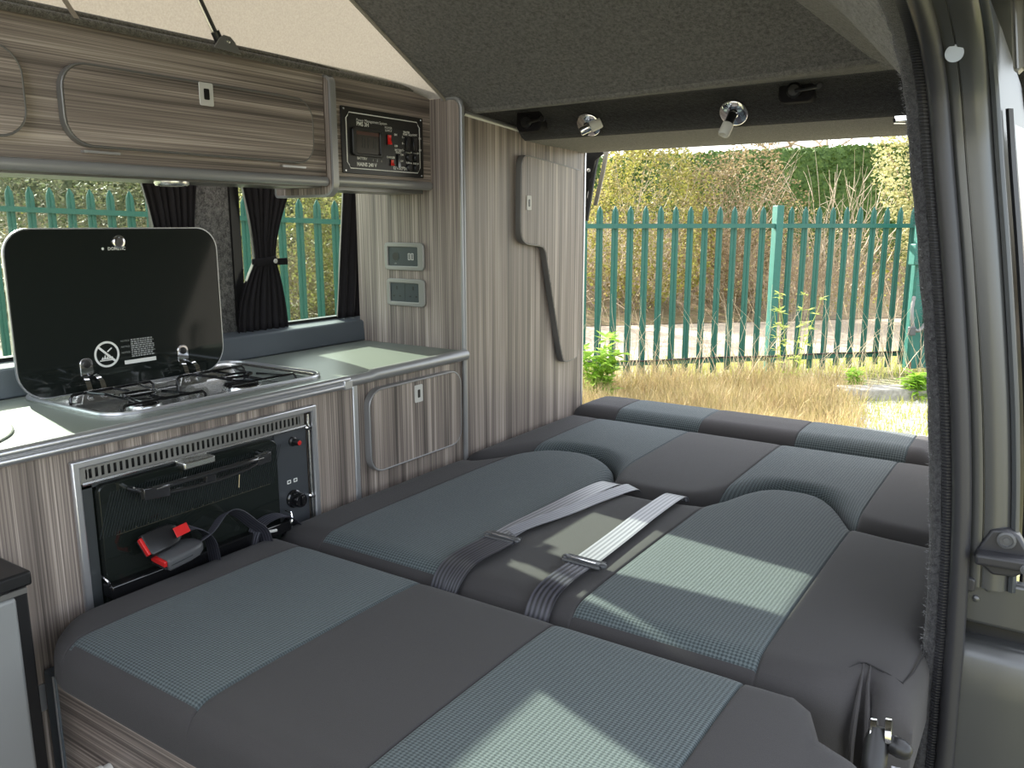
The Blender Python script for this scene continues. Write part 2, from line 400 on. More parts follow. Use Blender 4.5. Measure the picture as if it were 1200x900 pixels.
cn = thing('roof_canvas', 'cream canvas sides of the raised pop-up roof above the cupboards', 'canvas', (.4, -.8, 1.28))
c = MB()
rows = []
for i in range(41):
    y = .04-1.96*i/40; zt = roofz(y)+.004
    rows.append([(-.118+(XE+.118)*k/8+.008*sin(i*.9+k*.7)*(k/8)*(1-k/8), y, 1.27+(zt-1.27)*k/8) for k in range(9)])
c.grid(rows)
c.build('canvas_side', M['canvas'], cn)
c = MB().tube([(XE-.002, .02-.1*i, roofz(.02-.1*i)-.004) for i in range(20)], .004, 6); c.build('canvas_hem', M['canvas'], cn)
# right-hand lining from the roof edge to the door opening
DP = [(1.176, -.45, -.10), (1.179, -.45, .156), (1.1765, -.45, .30), (1.174, -.45, .404), (1.166, -.45, .559), (1.153, -.45, .69), (1.138, -.45, .801), (1.120, -.45, .92), (1.102, -.452, 1.03), (1.093, -.458, 1.09), (1.0865, -.475, 1.137), (1.081, -.53, 1.182), (1.076, -.62, 1.214), (1.073, -.75, 1.232), (1.07, -.95, 1.24), (1.07, -1.9, 1.24)]
def smooth_path(P, n=5):
    P = [V(p) for p in P]; out = []
    for i in range(len(P)-1):
        a, b, c_, d = P[max(i-1, 0)], P[i], P[i+1], P[min(i+2, len(P)-1)]
        for k in range(n):
            t = k/n; out.append(.5*((2*b)+(c_-a)*t+(2*a-5*b+4*c_-d)*t*t+(3*b-a-3*c_+d)*t**3))
    return out+[P[-1]]
DPS = smooth_path(DP)
lin = MB(); rows = []
for i in range(40):
    y = .07-1.95*i/39; xr = roofxr(y); zr = roofz(y)+max(0, arch(xr))
    if y > -.46: tgt = V((1.10, y, 1.13))
    else: 
        q = min(DPS, key=lambda p: abs(p.y-y)+(0 if p.z > 1.1 else 9)); tgt = V((q.x+.004, y, q.z+.004))
    rows.append([V((xr, y, zr)).lerp(tgt, k/8)+V((.02, 0, .02))*sin(pi*k/8) for k in range(9)])
lin.grid(rows)
o = lin.build('wall_right', M['carpet_light']); o['kind'] = 'structure'
# side of the van behind the door opening, inside, carpeted
MB().grid([[(1.2, y, -.1), (1.2, y, .5), (1.14, y, .85), (1.105, y, 1.10), (1.09, y, 1.20)] for y in (-.44, -.2, .1, .4, .66)]).build('wall_right_lining', M['carpet'])['kind'] = 'structure'

# ------------------------------------------------------------------ door pillar
e = thing('door_seal', 'black rubber seal and grey carpet edge around the sliding door opening', 'door seal', (1.18, -.45, -.1))
fuz = MB(); rows = []
for i, p in enumerate(DPS):
    rows.append([p+V((dx+random.uniform(-.0012, .0012), dy, 0)) for dx, dy in ((.002, .05), (-.002, .02), (-.001, .004), (.003, -.004), (.009, -.007), (.016, -.006))])
fuz.grid(rows); fuz.build('carpet_edge', carpet('fluffy_grey_carpet', (.020, .020, .024), (.075, .075, .08), 500), e, angle=80)
ff = MB()
for i in range(2600):
    k = random.random()*(len(DPS)-16); p = DPS[int(k)].lerp(DPS[int(k)+1], k % 1)+V((random.uniform(-.003, .012), random.uniform(-.006, .01), 0))
    d = V((random.uniform(-1, .3), random.uniform(-.8, .2), random.uniform(-.6, .6))).normalized()*random.uniform(.002, .006); q = V((0, .0003, .0004))
    ff.add([p-q, p+q, p+d], [(0, 1, 2)])
fo = ff.build('carpet_fibres', plain('carpet_fibre', (.2, .2, .21), .9), e, smooth=False); fo['kind'] = 'stuff'
rib = MB(); rows = []
L_ = 0; RP = []
for i in range(len(DPS)-1):
    a, b = DPS[i], DPS[i+1]; n = max(1, int((b-a).length/.0011))
    for k in range(n): RP.append(a.lerp(b, k/n))
for i, p in enumerate(RP):
    s = .0014*(1 if (i//2) % 2 else -1)
    rows.append([p+V((dx, dy-(s if j in (1, 2, 3) else 0), 0)) for j, (dx, dy) in enumerate(((.014, 0), (.016, -.008), (.022, -.0105), (.028, -.008), (.030, 0)))])
rib.grid(rows); rib.build('ribbed_strip', M['rubber'], e, angle=20)
MB().tube([p+V((.040, -.009, .002)) for p in DPS], .0125, 14).build('rubber_bulb', M['rubber'], e)
# painted pillar: lofted along the same path
def loft(prof, path, mi=0, mbx=None, flip=False):
    mbx = mbx or MB(); mbx.grid([[p+V((dx, dy, dz)) for dx, dy, dz in prof] for p in path], mi, flip); return mbx
PP = DPS[:62]
e = thing('trim_2', None, None, (1.25, -.44, -.1), kind='structure')
UP = [p for p in PP if p.z > .44]
loft([(.046, .004, 0), (.052, -.002, 0), (.058, -.004, 0), (.0655, -.003, 0), (.0662, 0.001, 0), (.0672, .001, 0), (.068, -.004, 0), (.080, -.006, 0), (.090, -.004, 0), (.098, .004, 0), (.100, .012, 0)], UP).build('pillar_face', M['paint'], e, angle=50)
loft([(.097, .010, 0), (.099, .002, 0), (.104, 0, 0), (.108, .004, 0), (.108, .014, 0)], UP).build('gutter_strip', M['paint_dark'], e, angle=50)
loft([(.104, .014, 0), (.106, .05, 0), (.108, .30, 0), (.108, 1.1, 0)], UP).build('body_side', M['paint_dark'], e, angle=30)
lo = MB()
lo.prism(rr(1.216, .405, 1.345, .475, .012), FY(-.425), 0, .02)
lo.build('pillar_foot', M['paint'], e, bevel=.006, seg=3)
MB().prism(rr(1.222, .37, 1.345, .42, .004), FY(-.41), 0, .004).build('shadow_gap', M['black_plastic'], e)
lo = MB()
rows = []
for z, dy in ((.376, .04), (.378, .0), (.372, -.014), (.355, -.022), (.30, -.024), (.10, -.022), (-.10, -.015)):
    rows.append([(x, -.43+dy+.5*max(0, x-1.29)**1.5, z) for x in (1.215, 1.23, 1.25, 1.262, 1.266, 1.270, 1.29, 1.32, 1.36, 1.40)])
lo.grid(rows); lo.build('lower_body', M['paint'], e, angle=50)
bo = MB()
for x, z in ((1.247, .462), (1.234, .443)): bo.lathe((x, -.446, z), (0, -1, 0), [(.0045, 0), (.0045, .002), (.002, .0035)], 12)
bo.build('bolt_heads', M['paint'], e)
MB().prism(rr(1.208, .455, 1.232, .476, .006), FY(-.447), 0, .01).build('rubber_buffer', M['rubber'], e, bevel=.003)
qs_ = min(UP, key=lambda p: abs(p.z-1.168))
MB().lathe(qs_+V((.0645, -.0105, 0)), (.1, -1, -.35), [(.0105, 0), (.0105, .0008)], 28).build('round_sticker', plain('pale_blue_sticker', (.36, .40, .47), .4), e)
# striker on the pillar
e = thing('door_striker', 'black rubber door striker bolted to the painted door pillar', 'door striker', (1.26, -.45, .53))
MB().prism([(1.224, .508), (1.232, .528), (1.243, .552), (1.262, .556), (1.276, .549), (1.292, .524), (1.294, .505), (1.276, .490), (1.25, .487)], FY(-.438), 0, .022).build('striker_plate', M['rubber'], e, bevel=.004, seg=3)
MB().lathe((1.262, -.460, .541), (0, -1, 0), [(.0115, 0), (.0115, .003), (.0085, .004), (.0085, .0015), (.004, .0015), (.004, .003)], 20).build('bolt', M['buckle_grey'], e)
MB().obox((1.262, -.468, .514), (1, 0, .05), (0, 1, 0), (0, 0, 1), (.034, .012, .0085)).build('striker_arm', M['rubber'], e, bevel=.005, seg=3)
MB().lathe((1.288, -.480, .512), (0, -1, 0), [(.007, 0), (.007, .002), (.004, .003)], 14).build('rivet', M['buckle_grey'], e)
# sliding door slid back behind the pillar
sd = thing('sliding_door', 'grey sliding door with dark glass slid back outside the pillar', 'sliding door', (1.33, .1, -.1))
DOORP = [p for p in DPS if p.z > .2 and p.y > -.50 and p.z < 1.11]
loft([(.155, .40, 0), (.128, .12, 0), (.121, .080, 0), (.118, .074, 0)], [V((p.x, p.y, p.z)) for p in DPS if p.z < .72]).build('door_skin', M['paint'], sd)
loft([(.119, .076, 0), (.114, .070, 0), (.110, .074, 0), (.110, .095, 0)], [p for p in DPS if p.y > -.5 and p.z < 1.11]).build('door_edge_seal', M['rubber'], sd)
loft([(.155, .50, 0), (.132, .18, 0), (.120, .084, 0)], [p for p in DPS if .70 < p.z < 1.10 and p.y > -.5]).build('door_window', M['black_glass'], sd)
rg = thing('awning_rail', 'grey ribbed rail hanging outside under the roof gutter', 'rail', (1.21, -.4, 1.2))
b = MB()
b.prism([(1.205, 1.158), (1.211, 1.153), (1.216, 1.158), (1.222, 1.153), (1.228, 1.158), (1.30, 1.153), (1.30, 1.25), (1.193, 1.25)], FY(-.38), 0, .03); b.build('rail_profile', M['silver_plastic'], rg)
for k in range(3): MB().tube([(1.198+.012*k, -.412, 1.245), (1.210+.010*k, -.412, 1.156)], .0022, 6).build('rail_rib', M['edge_dark'], rg)
g = thing('roof_gutter', 'dark glossy roof gutter above the sliding door opening', 'gutter', (1.15, -.8, 1.26))
MB().prism([(1.10, 1.262), (1.16, 1.243), (1.25, 1.236), (1.30, 1.250), (1.30, 1.32), (1.09, 1.32)], FY(-.44), -.5, 1.2).build('gutter_body', M['paint_dark'], g, bevel=.008, seg=3)

# ================================================================== upper cupboards
def door_flap(parent, poly, x0, x1, wmat, name='flap_door', band=.004, edge='edge_dark'):
    d = MB().prism(inset(poly, band), FX(0), x0, x1+.0004).build(name, wmat, parent)
    MB().ring(poly, inset(poly, band), FX(0), x0, x1).build('edge_band', M[edge], d, bevel=.0015)
    return d
def push_latch(parent, y, z, x, w=.031, h=.042, inner=(.012, .02)):
    l = MB().prism(rr(y-w/2, z-h/2, y+w/2, z+h/2, .003, 3), FX(x), 0, .0022).build('push_latch', M['latch_white'], parent, bevel=.0008)
    MB().prism(rr(y-inner[0]/2, z-inner[1]/2, y+inner[0]/2, z+inner[1]/2, .002, 3), FX(x), .002, .0028).build('latch_button', M['panel_black'], l)
    return l
uc = thing('overhead_cupboard', 'long wood-grain overhead cupboard with two rounded flap doors under the roof canvas', 'cupboard', (-.25, -.9, 1.04))
b = MB(); b.box((-.25, -1.75, 1.052), (XU-.012, -.358, 1.283)); b.build('body', M['wood_h'], uc)
MB().box((-.25, -1.75, 1.040), (XU-.03, -.358, 1.052)).build('underside', M['edge_dark'], uc)
door_flap(uc, rr(-.946, 1.087, -.404, 1.222, .045), XU-.012, XU+.004, M['wood_h'])
door_flap(uc, rr(-1.60, 1.092, -1.003, 1.232, .045), XU-.012, XU+.004, M['wood_h'])
push_latch(uc, -.672, 1.200, XU+.004)
for y in (-.88, -.455):
    MB().prism(rr(y-.035, 1.078, y+.03, 1.082, .0015, 3), FX(XU-.012), 0, .010).build('hinge_plate', M['alu_bright'], uc)
MB().tube([(XU-.012, -1.75, 1.0535), (XU-.012, -.36, 1.0535)], .0105, 14, flat=(1, 1)).build('bottom_rail', M['trim'], uc)
ep = MB().prism(rr(-.28, 1.022, XU+.004, 1.280, [.01, .03, .018, .005], 8), FY(-.340), 0, .014).build('end_panel', M['wood_v'], uc)
pl = rr(-.285, 1.020, XU+.008, 1.282, [.01, .032, .020, .005], 8)
MB().ring(pl, inset(pl, .0055), FY(-.3385), 0, .017).build('edge_band', M['trim'], ep, bevel=.003)
pc = thing('control_cupboard', 'short wood-grain cupboard section carrying the black control panel', 'cupboard', (-.2, -.17, 1.04))
MB().box((-.25, -.338, 1.055), (XU-.003, -.001, 1.283)).build('body', M['wood_h'], pc)
MB().tube([(XU-.008, -.337, 1.0565), (XU-.008, -.002, 1.0565)], .0115, 14).build('bottom_rail', M['trim'], pc)
MB().box((-.25, -.337, 1.037), (XU-.03, -.002, 1.054)).build('underside', M['edge_dark'], pc)
# piping along the top of the cupboards
for dz, dx, rr_ in ((1.2885, .000, .0065), (1.299, -.010, .0065)):
    pass
t3 = MB()
for z, x in ((1.2875, XU-.004), (1.2985, XU-.016)):
    t3.tube([(x, -1.75+.05*i, z) for i in range(36)]+[(x-.002, .02, z-.004), (x-.002, .07, z-.010)], .0068, 10)
t3.build('trim_3', carpet('brown_grey_carpet', (.07, .062, .05), (.18, .165, .14), 500))['kind'] = 'structure'
# control panel
cp = thing('power_controller', 'black power control panel with a small screen and red rocker switches', 'control panel', (XU, -.17, 1.08))
y0, y1, z0, z1 = -.318, -.034, 1.074, 1.221
pw, ph = y1-y0, z1-z0
PX = lambda u: y0+pw*u
PZ = lambda v: z0+ph*v
MB().prism(rr(y0, z0, y1, z1, .002, 2), FX(XU-.003), 0, .0045).build('face_plate', M['panel_black'], cp, bevel=.0008)
XF = XU+.0016
fp = MB(); q = .035
o_ = [(q, .10), (.10*.55, .10-.0), (.10*.55, .06), (.95, .06)]
def frame_poly(d):
    a = .045+d; bx = .085; top = .925-d*1.6; bot = .075+d*1.6; bz = .12; R = 1-a
    return [(PX(bx), PZ(bot)), (PX(1-bx), PZ(bot)), (PX(1-bx+.012), PZ(bz-.01)), (PX(R-.018), PZ(bz+.015)), (PX(R), PZ(bz+.05)), (PX(R), PZ(1-bz-.05)), (PX(R-.018), PZ(1-bz-.015)), (PX(1-bx+.012), PZ(1-bz+.01)), (PX(1-bx), PZ(top)), (PX(bx), PZ(top)), (PX(bx-.012), PZ(1-bz+.01)), (PX(a+.018), PZ(1-bz-.015)), (PX(a), PZ(1-bz-.05)), (PX(a), PZ(bz+.05)), (PX(a+.018), PZ(bz+.015)), (PX(bx-.012), PZ(bz-.01))]
fp.ring(frame_poly(0), frame_poly(.009), FX(XF), -.0005, .0003)
U, W, N = (0, 1, 0), (0, 0, 1), (1, 0, 0)
def wr(s, u, v, size, align='LEFT', bold=.0): fp.text(s, size, (XF, PX(u), PZ(v)), U, W, N, .0004, 0, align, bold)
wr('Power Management System', .165, .80, .0092); wr('PMS 3H', .165, .735, .0125, bold=.0003)
wr('BATTERY', .16, .225, .0080, bold=.0002); wr('1     2     3', .34, .21, .0075); wr('MAINS 240 V', .155, .125, .0118, bold=.0004)
wr('POWER', .545, .745, .0075, 'CENTER'); wr('SUPPLY', .545, .70, .0075, 'CENTER'); wr('ON', .615, .655, .0066, bold=.0003); wr('OFF', .615, .475, .0066, bold=.0003)
wr('CHARGER', .565, .285, .0066, 'CENTER', .0002); wr('12 VOLT DC', .685, .115, .0098, 'CENTER', .0003)
wr('WATER', .775, .715, .0070, 'CENTER', .0002); wr('PUMP / AUX', .79, .68, .0064, 'CENTER', .0002); wr('LIGHT', .885, .69, .0064, 'CENTER', .0002)
for v, s in ((.63, '1'), (.53, '0'), (.42, '2')): wr(s+' -', .715, v, .007, 'LEFT', .0003)
for v in (.645, .45): wr('ON' if v > .5 else 'OFF', .935, v, .006, 'LEFT', .0002)
wr('BATTERY', .665, .415, .0064, 'CENTER', .0002); wr('SELECT', .665, .38, .0064, 'CENTER', .0002)
for v, s in ((.345, 'CAR'), (.245, 'OFF'), (.14, 'AUX')): wr(s, .69, v, .006, 'LEFT', .0002)
wr('FUSE 1A', .80, .40, .0060, 'CENTER', .0002); wr('FUSE 2A', .895, .40, .0060, 'CENTER', .0002); wr('FUSE 3A', .80, .225, .0060, 'CENTER', .0002); wr('FUSE 4A', .895, .225, .0060, 'CENTER', .0002)
fp.build('printing', M['print'], cp, smooth=False)
s = MB().ring(rr(PX(.10), PZ(.27), PX(.455), PZ(.70), .008), rr(PX(.14), PZ(.315), PX(.42), PZ(.655), .004), FX(XF), -.001, .007).build('screen_surround', M['panel_black'], cp, bevel=.002)
s = MB().prism(rr(PX(.13), PZ(.30), PX(.43), PZ(.665), .003), FX(XF), 0, .0025).build('screen', M['screen'], cp)
d = MB()
for k, u in enumerate((.215, .28, .345)):
    for (a, b2, c2, d2) in ((.0, .41, .012, .56), (0, .55, .035, .565), (.028, .40, .036, .56))[:3 if k != 1 else 2]: d.box((XF+.0024, PX(u+a), PZ(b2)), (XF+.0029, PX(u+c2), PZ(d2)))
d.build('display_digits', plain('faint_digits', (.022, .022, .02), .4), cp, smooth=False)
MB().box((XF+.0024, PX(.14), PZ(.60)), (XF+.0028, PX(.42), PZ(.65))).build('display_bar', plain('dull_red_bar', (.085, .03, .022), .4), cp)
for (u, v, h, w_) in ((.545, .575, .090, .024), (.575, .215, .055, .018)):
    k = MB().prism(rr(PX(u-w_), PZ(v-h*1.0), PX(u+w_), PZ(v+h), .001, 2), FX(XF), 0, .002).build('switch_bezel', M['panel_black'], cp)
    MB().prism([(XF+.001, PZ(v-h*.85)), (XF+.007, PZ(v-h*.8)), (XF+.003, PZ(v)), (XF+.0045, PZ(v+h*.8)), (XF+.001, PZ(v+h*.85))], ((0, 0, 0), (1, 0, 0), (0, 0, 1), (0, -1, 0)), -PX(u+w_*.8), -PX(u-w_*.8)).build('red_rocker', M['red_glow'], k)
for u in (.785, .875):
    k = MB().prism(rr(PX(u-.032), PZ(.41), PX(u+.032), PZ(.67), .001, 2), FX(XF), 0, .0015).build('switch_bezel', M['black_plastic'], cp)
    MB().prism(rr(PX(u-.022), PZ(.43), PX(u+.022), PZ(.65), .001, 2), FX(XF), .001, .0045).build('black_rocker', M['black_gloss'], k, bevel=.001)
MB().prism(rr(PX(.645), PZ(.14), PX(.675), PZ(.36), .001, 2), FX(XF), 0, .004).build('black_rocker', M['black_gloss'], cp)
for u in (.80, .895):
    for v in (.325, .160): MB().lathe((XF, PX(u-.004), PZ(v)), N, [(.0092, 0), (.0092, .003), (.0072, .006), (.0015, .006)], 20).build('fuse_cap', M['black_plastic'], cp)
for u in (.028, .972):
    for v in (.04, .96): MB().lathe((XF, PX(u), PZ(v)), N, [(.0026, 0), (.002, .0012)], 10).build('screw', M['steel'], cp)
# small lamp below the overhead cupboard
dl = thing('downlight', 'small round silver downlight under the overhead cupboard', 'lamp', (-.155, -.716, 1.04))
MB().lathe((-.155, -.716, 1.040), (0, 0, -1), [(.032, 0), (.032, .004), (.029, .008), (.024, .0085)], 28).build('ring', M['steel'], dl)
MB().lathe((-.155, -.716, 1.0335), (0, 0, -1), [(.023, 0), (.022, .0022)], 24).build('lens', M['lens'], dl)
# roof strut
rs = thing('roof_strut', 'thin black gas strut rising from a bracket above the overhead cupboard', 'strut', (-0.0830, -0.6255, 1.2847))
MB().tube([(-0.0830, -0.6446, 1.3086), (-0.0830, -0.6781, 1.3687), (-0.0830, -0.7640, 1.5234)], .0034, 8).build('rod', M['black_plastic'], rs)
MB().tube([(-0.0890, -0.6465, 1.3086), (-0.0910, -0.7449, 1.4852)], .0018, 6).build('cable', M['steel'], rs)
MB().tube([(-0.0830, -0.6360, 1.2904), (-0.0830, -0.6494, 1.3143)], .0085, 10).build('end_fitting', M['black_plastic'], rs)
MB().prism([(-.661, 1.284), (-.600, 1.280), (-.613, 1.300), (-.623, 1.3085), (-.638, 1.3095), (-.648, 1.302)], FX(-.075), 0, .003).build('bracket', M['edge_dark'], rs, bevel=.001)
MB().lathe((-0.0720, -0.6294, 1.3000), N, [(.0045, 0), (.0045, .002), (.002, .003)], 12).build('pivot', M['steel'], rs)
MB().ribbon([(-.095, -.905, 1.286), (-.088, -.935, 1.322), (-.078, -.985, 1.375)], (0, 1, .3), .009, .0006).build('roof_tape', plain('taupe_tape', (.30, .25, .21), .8))  # strip added for the soft shadow of an outside strut
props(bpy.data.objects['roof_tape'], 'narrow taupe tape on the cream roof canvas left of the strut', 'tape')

# ================================================================== tall cupboard
tc = thing('tall_cupboard', 'tall wood-grain cupboard beside the bed with an L-shaped flap door', 'cupboard', (-.2, .3, 0))
MB().prism(rr(-.369, -.05, -.001, 1.270, [0, 0, .022, 0], 6), FY(.012), 0, .012).build('front_panel', M['wood_v'], tc)
sp = MB().prism([(.012, -.05), (.640, -.05), (.640, 1.196), (.012, 1.238)], FX(-.014), 0, .014).build('side_panel', M['wood_v'], tc)
ED = rr(-.40, -.05, .004, 1.264, [0, 0, .024, 0], 6)
MB().tube([(.000, .004, -.05), (.000, .004, 1.243), (-.004, .004, 1.257), (-.014, .004, 1.267), (-.026, .004, 1.270), (-.06, .004, 1.270)], .0072, 10).build('front_edge_trim', M['trim'], tc)
MB().tube([(-.005, .014, 1.232), (-.005, .35, 1.2095), (-.005, .64, 1.190)], .0085, 12).build('top_trim', M['trim'], tc)
MB().box((-.014, .638, -.05), (.003, .648, 1.196)).build('rear_edge_trim', M['alu_bright'], tc, bevel=.002)
LP = [(.480, .545), (.505, .532), (.572, .535), (.590, .555), (.596, .60), (.597, 1.105), (.585, 1.122), (.565, 1.126), (.285, 1.148), (.262, 1.146), (.249, 1.128), (.247, 1.10), (.244, .945), (.250, .918), (.272, .903), (.335, .897), (.365, .893), (.380, .875), (.386, .85)]
def roundpoly(P, n=4, it=2):
    for _ in range(it):
        out = []
        for i in range(len(P)):
            a, b = V(P[i]), V(P[(i+1) % len(P)]); out += [tuple(a.lerp(b, .22)), tuple(a.lerp(b, .78))]
        P = out
    return P
LPs = roundpoly(LP)
fd = door_flap(tc, LPs, 0, .019, M['wood_v'], band=.0042)
push_latch(fd, .285, 1.018, .0194, w=.024, h=.040, inner=(.008, .02))
# sockets on the front panel
for n_, (zc, lab, kind) in enumerate(((.874, 'upper silver-framed outlet with one round hole and a small port, on the tall cupboard', 'usb'), (.7775, 'lower silver-framed double mains socket above the worktop corner', 'mains'))):
    xa, xb = (-.262, -.122) if n_ == 0 else (-.257, -.121)
    s = thing('socket_outlet', lab, 'socket', ((xa+xb)/2, 0, zc), 'outlets on the tall cupboard front')
    P0 = rr(xa, zc-.037, xb, zc+.037, .012); P1 = rr(xa+.013, zc-.025, xb-.022, zc+.025, .003)
    MB().ring(P0, P1, FY(0), 0, .009).build('frame', M['silver_plastic'], s, bevel=.003, seg=3)
    MB().prism(P1, FY(0), 0, .005).build('insert', M['socket_insert'], s)
    xm = (xa+xb)/2-.004; hl = MB()
    if kind == 'usb':
        hl.lathe((xm-.027, -.005, zc), (0, -1, 0), [(.011, -.003), (.011, .0008)], 20)
        hl.build('round_hole', M['black_plastic'], s)
        MB().ring(rr(xm-.0395, zc-.0125, xm-.0145, zc+.0125, .0124), rr(xm-.038, zc-.011, xm-.016, zc+.011, .0109), FY(-.0048), 0, .0012).build('hole_rim', M['socket_insert'], s)
        u = MB()
        for dx in (-.005, .006): u.ring(rr(xm+.026+dx-.004, zc-.009, xm+.026+dx+.004, zc+.009, .001, 2), rr(xm+.026+dx-.0022, zc-.0075, xm+.026+dx+.0022, zc+.0075, .001, 2), FY(-.0048), 0, .0012)
        u.build('port', M['latch_white'], s)
        MB().text('12V', .006, (xm-.033, -.0052, zc-.021), (1, 0, 0), W, (0, -1, 0)).build('marking', M['print_grey'], s, smooth=False)
    else:
        for dx in (-.029, .029):
            q = MB()
            q.box((xm+dx-.002, -.0055, zc+.007), (xm+dx+.002, -.004, zc+.017))
            for ex in (-.011, .011): q.box((xm+dx+ex-.003, -.0055, zc-.012), (xm+dx+ex+.003, -.004, zc-.008))
            q.build('pin_holes', M['black_plastic'], s)
        MB().box((xm-.0005, -.0053, zc-.025), (xm+.0005, -.004, zc+.025)).build('divider', M['black_plastic'], s)

# ================================================================== kitchen
kt = thing('kitchen_unit', 'wood-grain kitchen unit holding the oven beside the bed', 'kitchen unit', (-.2, -.75, -.1))
b = MB(); OY0, OY1, OZ0, OZ1 = -1.036, -.538, .30, .579
for a, c_ in (((-1.9, -.1), (OY0, .61)), ((OY1, -.1), (-.412, .61)), ((OY0, OZ1), (OY1, .61)), ((OY0, -.1), (OY1, OZ0))): b.box((-.018, a[0], a[1]), (0, c_[0], c_[1]))
b.build('front_panel', M['wood_v'], kt)
MB().box((-.35, -.412, -.1), (-.33, -.0, .61)).box((-.35, -1.9, -.1), (-.34, -.412, .61)).build('back_panel', M['edge_dark'], kt)
kc = thing('side_cupboard', 'small wood-grain worktop cupboard with a rounded door beside the bed', 'cupboard', (-.2, -.2, -.1))
MB().box((-.33, -.396, -.1), (-.006, -.002, .61)).build('body', M['wood_v'], kc)
kd = door_flap(kc, rr(-.372, .392, -.026, .590, .042), -.006, .012, M['wood_v'], band=.0045, edge='trim')
push_latch(kd, -.201, .555, .0125, w=.030, h=.043, inner=(.009, .02))
MB().box((-.02, -.412, -.1), (.003, -.397, .612)).build('corner_trim', M['alu'], kt, bevel=.002)
wt = thing('worktop', 'sage grey worktop with rounded metal front edge under the windows', 'worktop', (-.18, -.9, .61))
hob_poly = rr(-.340, -.950, -.030, -.478, .05)     # x,y cut-out
top = MB()
out = [(-.353, -1.9), (.012, -1.9), (.012, -.435), (.006, -.425), (.006, -.002), (-.353, -.002)]
# worktop sheet with hob cut-out: build as strips around the hole
hx0, hx1, hy0, hy1 = -.335, -.036, -.945, -.485
for a, c_ in (((-.353, -1.9), (.012, hy0)), ((-.353, hy0), (hx0, hy1)), ((hx1, hy0), (.012, hy1)), ((-.353, hy1), (.012, -.405)), ((-.353, -.405), (.006, -.002))): top.box((a[0], a[1], .612), (c_[0], c_[1], .634))
top.build('top', M['worktop'], wt)
e1 = MB(); e1.tube([(.016, -1.9, .6285), (.016, -.437, .6285)], .0075, 10); e1.tube([(.017, -1.9, .6155), (.017, -.437, .6155)], .0072, 10); e1.build('ridged_edge', M['alu_bright'], wt)
MB().tube([(.012, -.44, .622), (.012, -.372, .622), (.010, -.352, .6245), (.010, -.006, .6245)], [.0125, .0125, .0145, .0145], 14).build('round_edge', M['trim'], wt)
MB().box((.010, -.458, .607), (.0255, -.434, .628)).build('edge_joiner', M['alu'], wt, bevel=.002)
sk = thing('sink_cover', 'round steel sink rim at the left end of the worktop', 'sink', (-.16, -1.20, .634))
MB().lathe((-.155, -1.215, .6345), (0, 0, 1), [(.150, 0), (.150, .003), (.142, .005), (.134, .0035), (.130, -.0)], 48).build('rim', M['steel'], sk)
MB().lathe((-.155, -1.215, .6345), (0, 0, 1), [(.131, 0), (.131, .0012), (.02, .0014)], 40).build('glass_lid', M['black_glass'], sk)

# ---- hob
hb = thing('gas_hob', 'steel two-burner gas hob with its black glass lid folded up', 'hob', (-.18, -.71, .634))
O_ = rr(-.346, -.957, -.016, -.458, [.055, .055, .055, .055], 9); I_ = inset(O_, .012); fr = ((0, 0, .634), (1, 0, 0), (0, 1, 0), (0, 0, 1))
t = MB(); n_ = len(O_)
lev = [(O_, .0002), (O_, .004), (inset(O_, .005), .0060), (I_, .0035), (inset(O_, .018), -.006), (inset(O_, .028), -.024), (inset(O_, .040), -.026)]
rows = [[(u, v, .634+h) for u, v in P]+[(P[0][0], P[0][1], .634+h)] for P, h in lev]
t.grid(rows); b0 = len(t.v); P = inset(O_, .040); t.add([(u, v, .608) for u, v in P], [tuple(range(len(P)))])
t.build('tray', M['steel'], hb, angle=50)
MB().tube([(u, v, .6395) for u, v in inset(O_, .004)], .0042, 8, closed=True).build('rim', M['alu_bright'], hb)
MB().obox((-.305, -.735, .622), (1, 0, 0), (0, 1, 0), (.55, 0, 1), (.012, .135, .010)).build('rear_step', M['steel'], hb, bevel=.005)
def burner(x, y, r):
    k = MB().lathe((x, y, .608), (0, 0, 1), [(r*1.25, 0), (r*1.2, .003), (r*.95, .005), (r*.95, .016), (r*.9, .019)], 28).build('burner', M['steel'], hb)
    MB().lathe((x, y, .627), (0, 0, 1), [(r*.80, 0), (r*.86, .002), (r*.80, .006), (r*.25, .008)], 28).build('burner_cap', M['black_gloss'], k)
burner(-.135, -.825, .034); burner(-.135, -.600, .043)
def support(x, y, hx, hy):
    m_ = MB(); zt = .645
    for sx in (-1, 1):
        m_.tube([(x+sx*hx, y-hy, .612), (x+sx*hx, y-hy, zt-.006), (x+sx*hx, y-hy+.006, zt), (x+sx*hx, y+hy-.006, zt), (x+sx*hx, y+hy, zt-.006), (x+sx*hx, y+hy, .612)], .0028, 7)
    for sy in (-.62, 0, .62):
        for sx in (-1, 1):
            m_.tube([(x+sx*hx, y+sy*hy, zt), (x+sx*hx*.22, y+sy*hy*.7, zt)], .0028, 7)
    m_.tube([(x+hx*.22*cos(a), y+hy*.43*sin(a), zt) for a in [2*pi*k/20 for k in range(20)]], .0026, 6, closed=True)
    m_.tube([(x-hx, y-hy*.5, zt), (x+hx, y-hy*.5, zt)], .0024, 6)
    m_.build('pan_support', M['black_gloss'], hb)
support(-.150, -.825, .085, .085); support(-.150, -.600, .085, .085)
MB().tube([(-.075, -.70, .615), (-.06, -.66, .617), (-.052, -.60, .617), (-.055, -.54, .615)], .004, 8).build('gas_rail', M['steel'], hb)
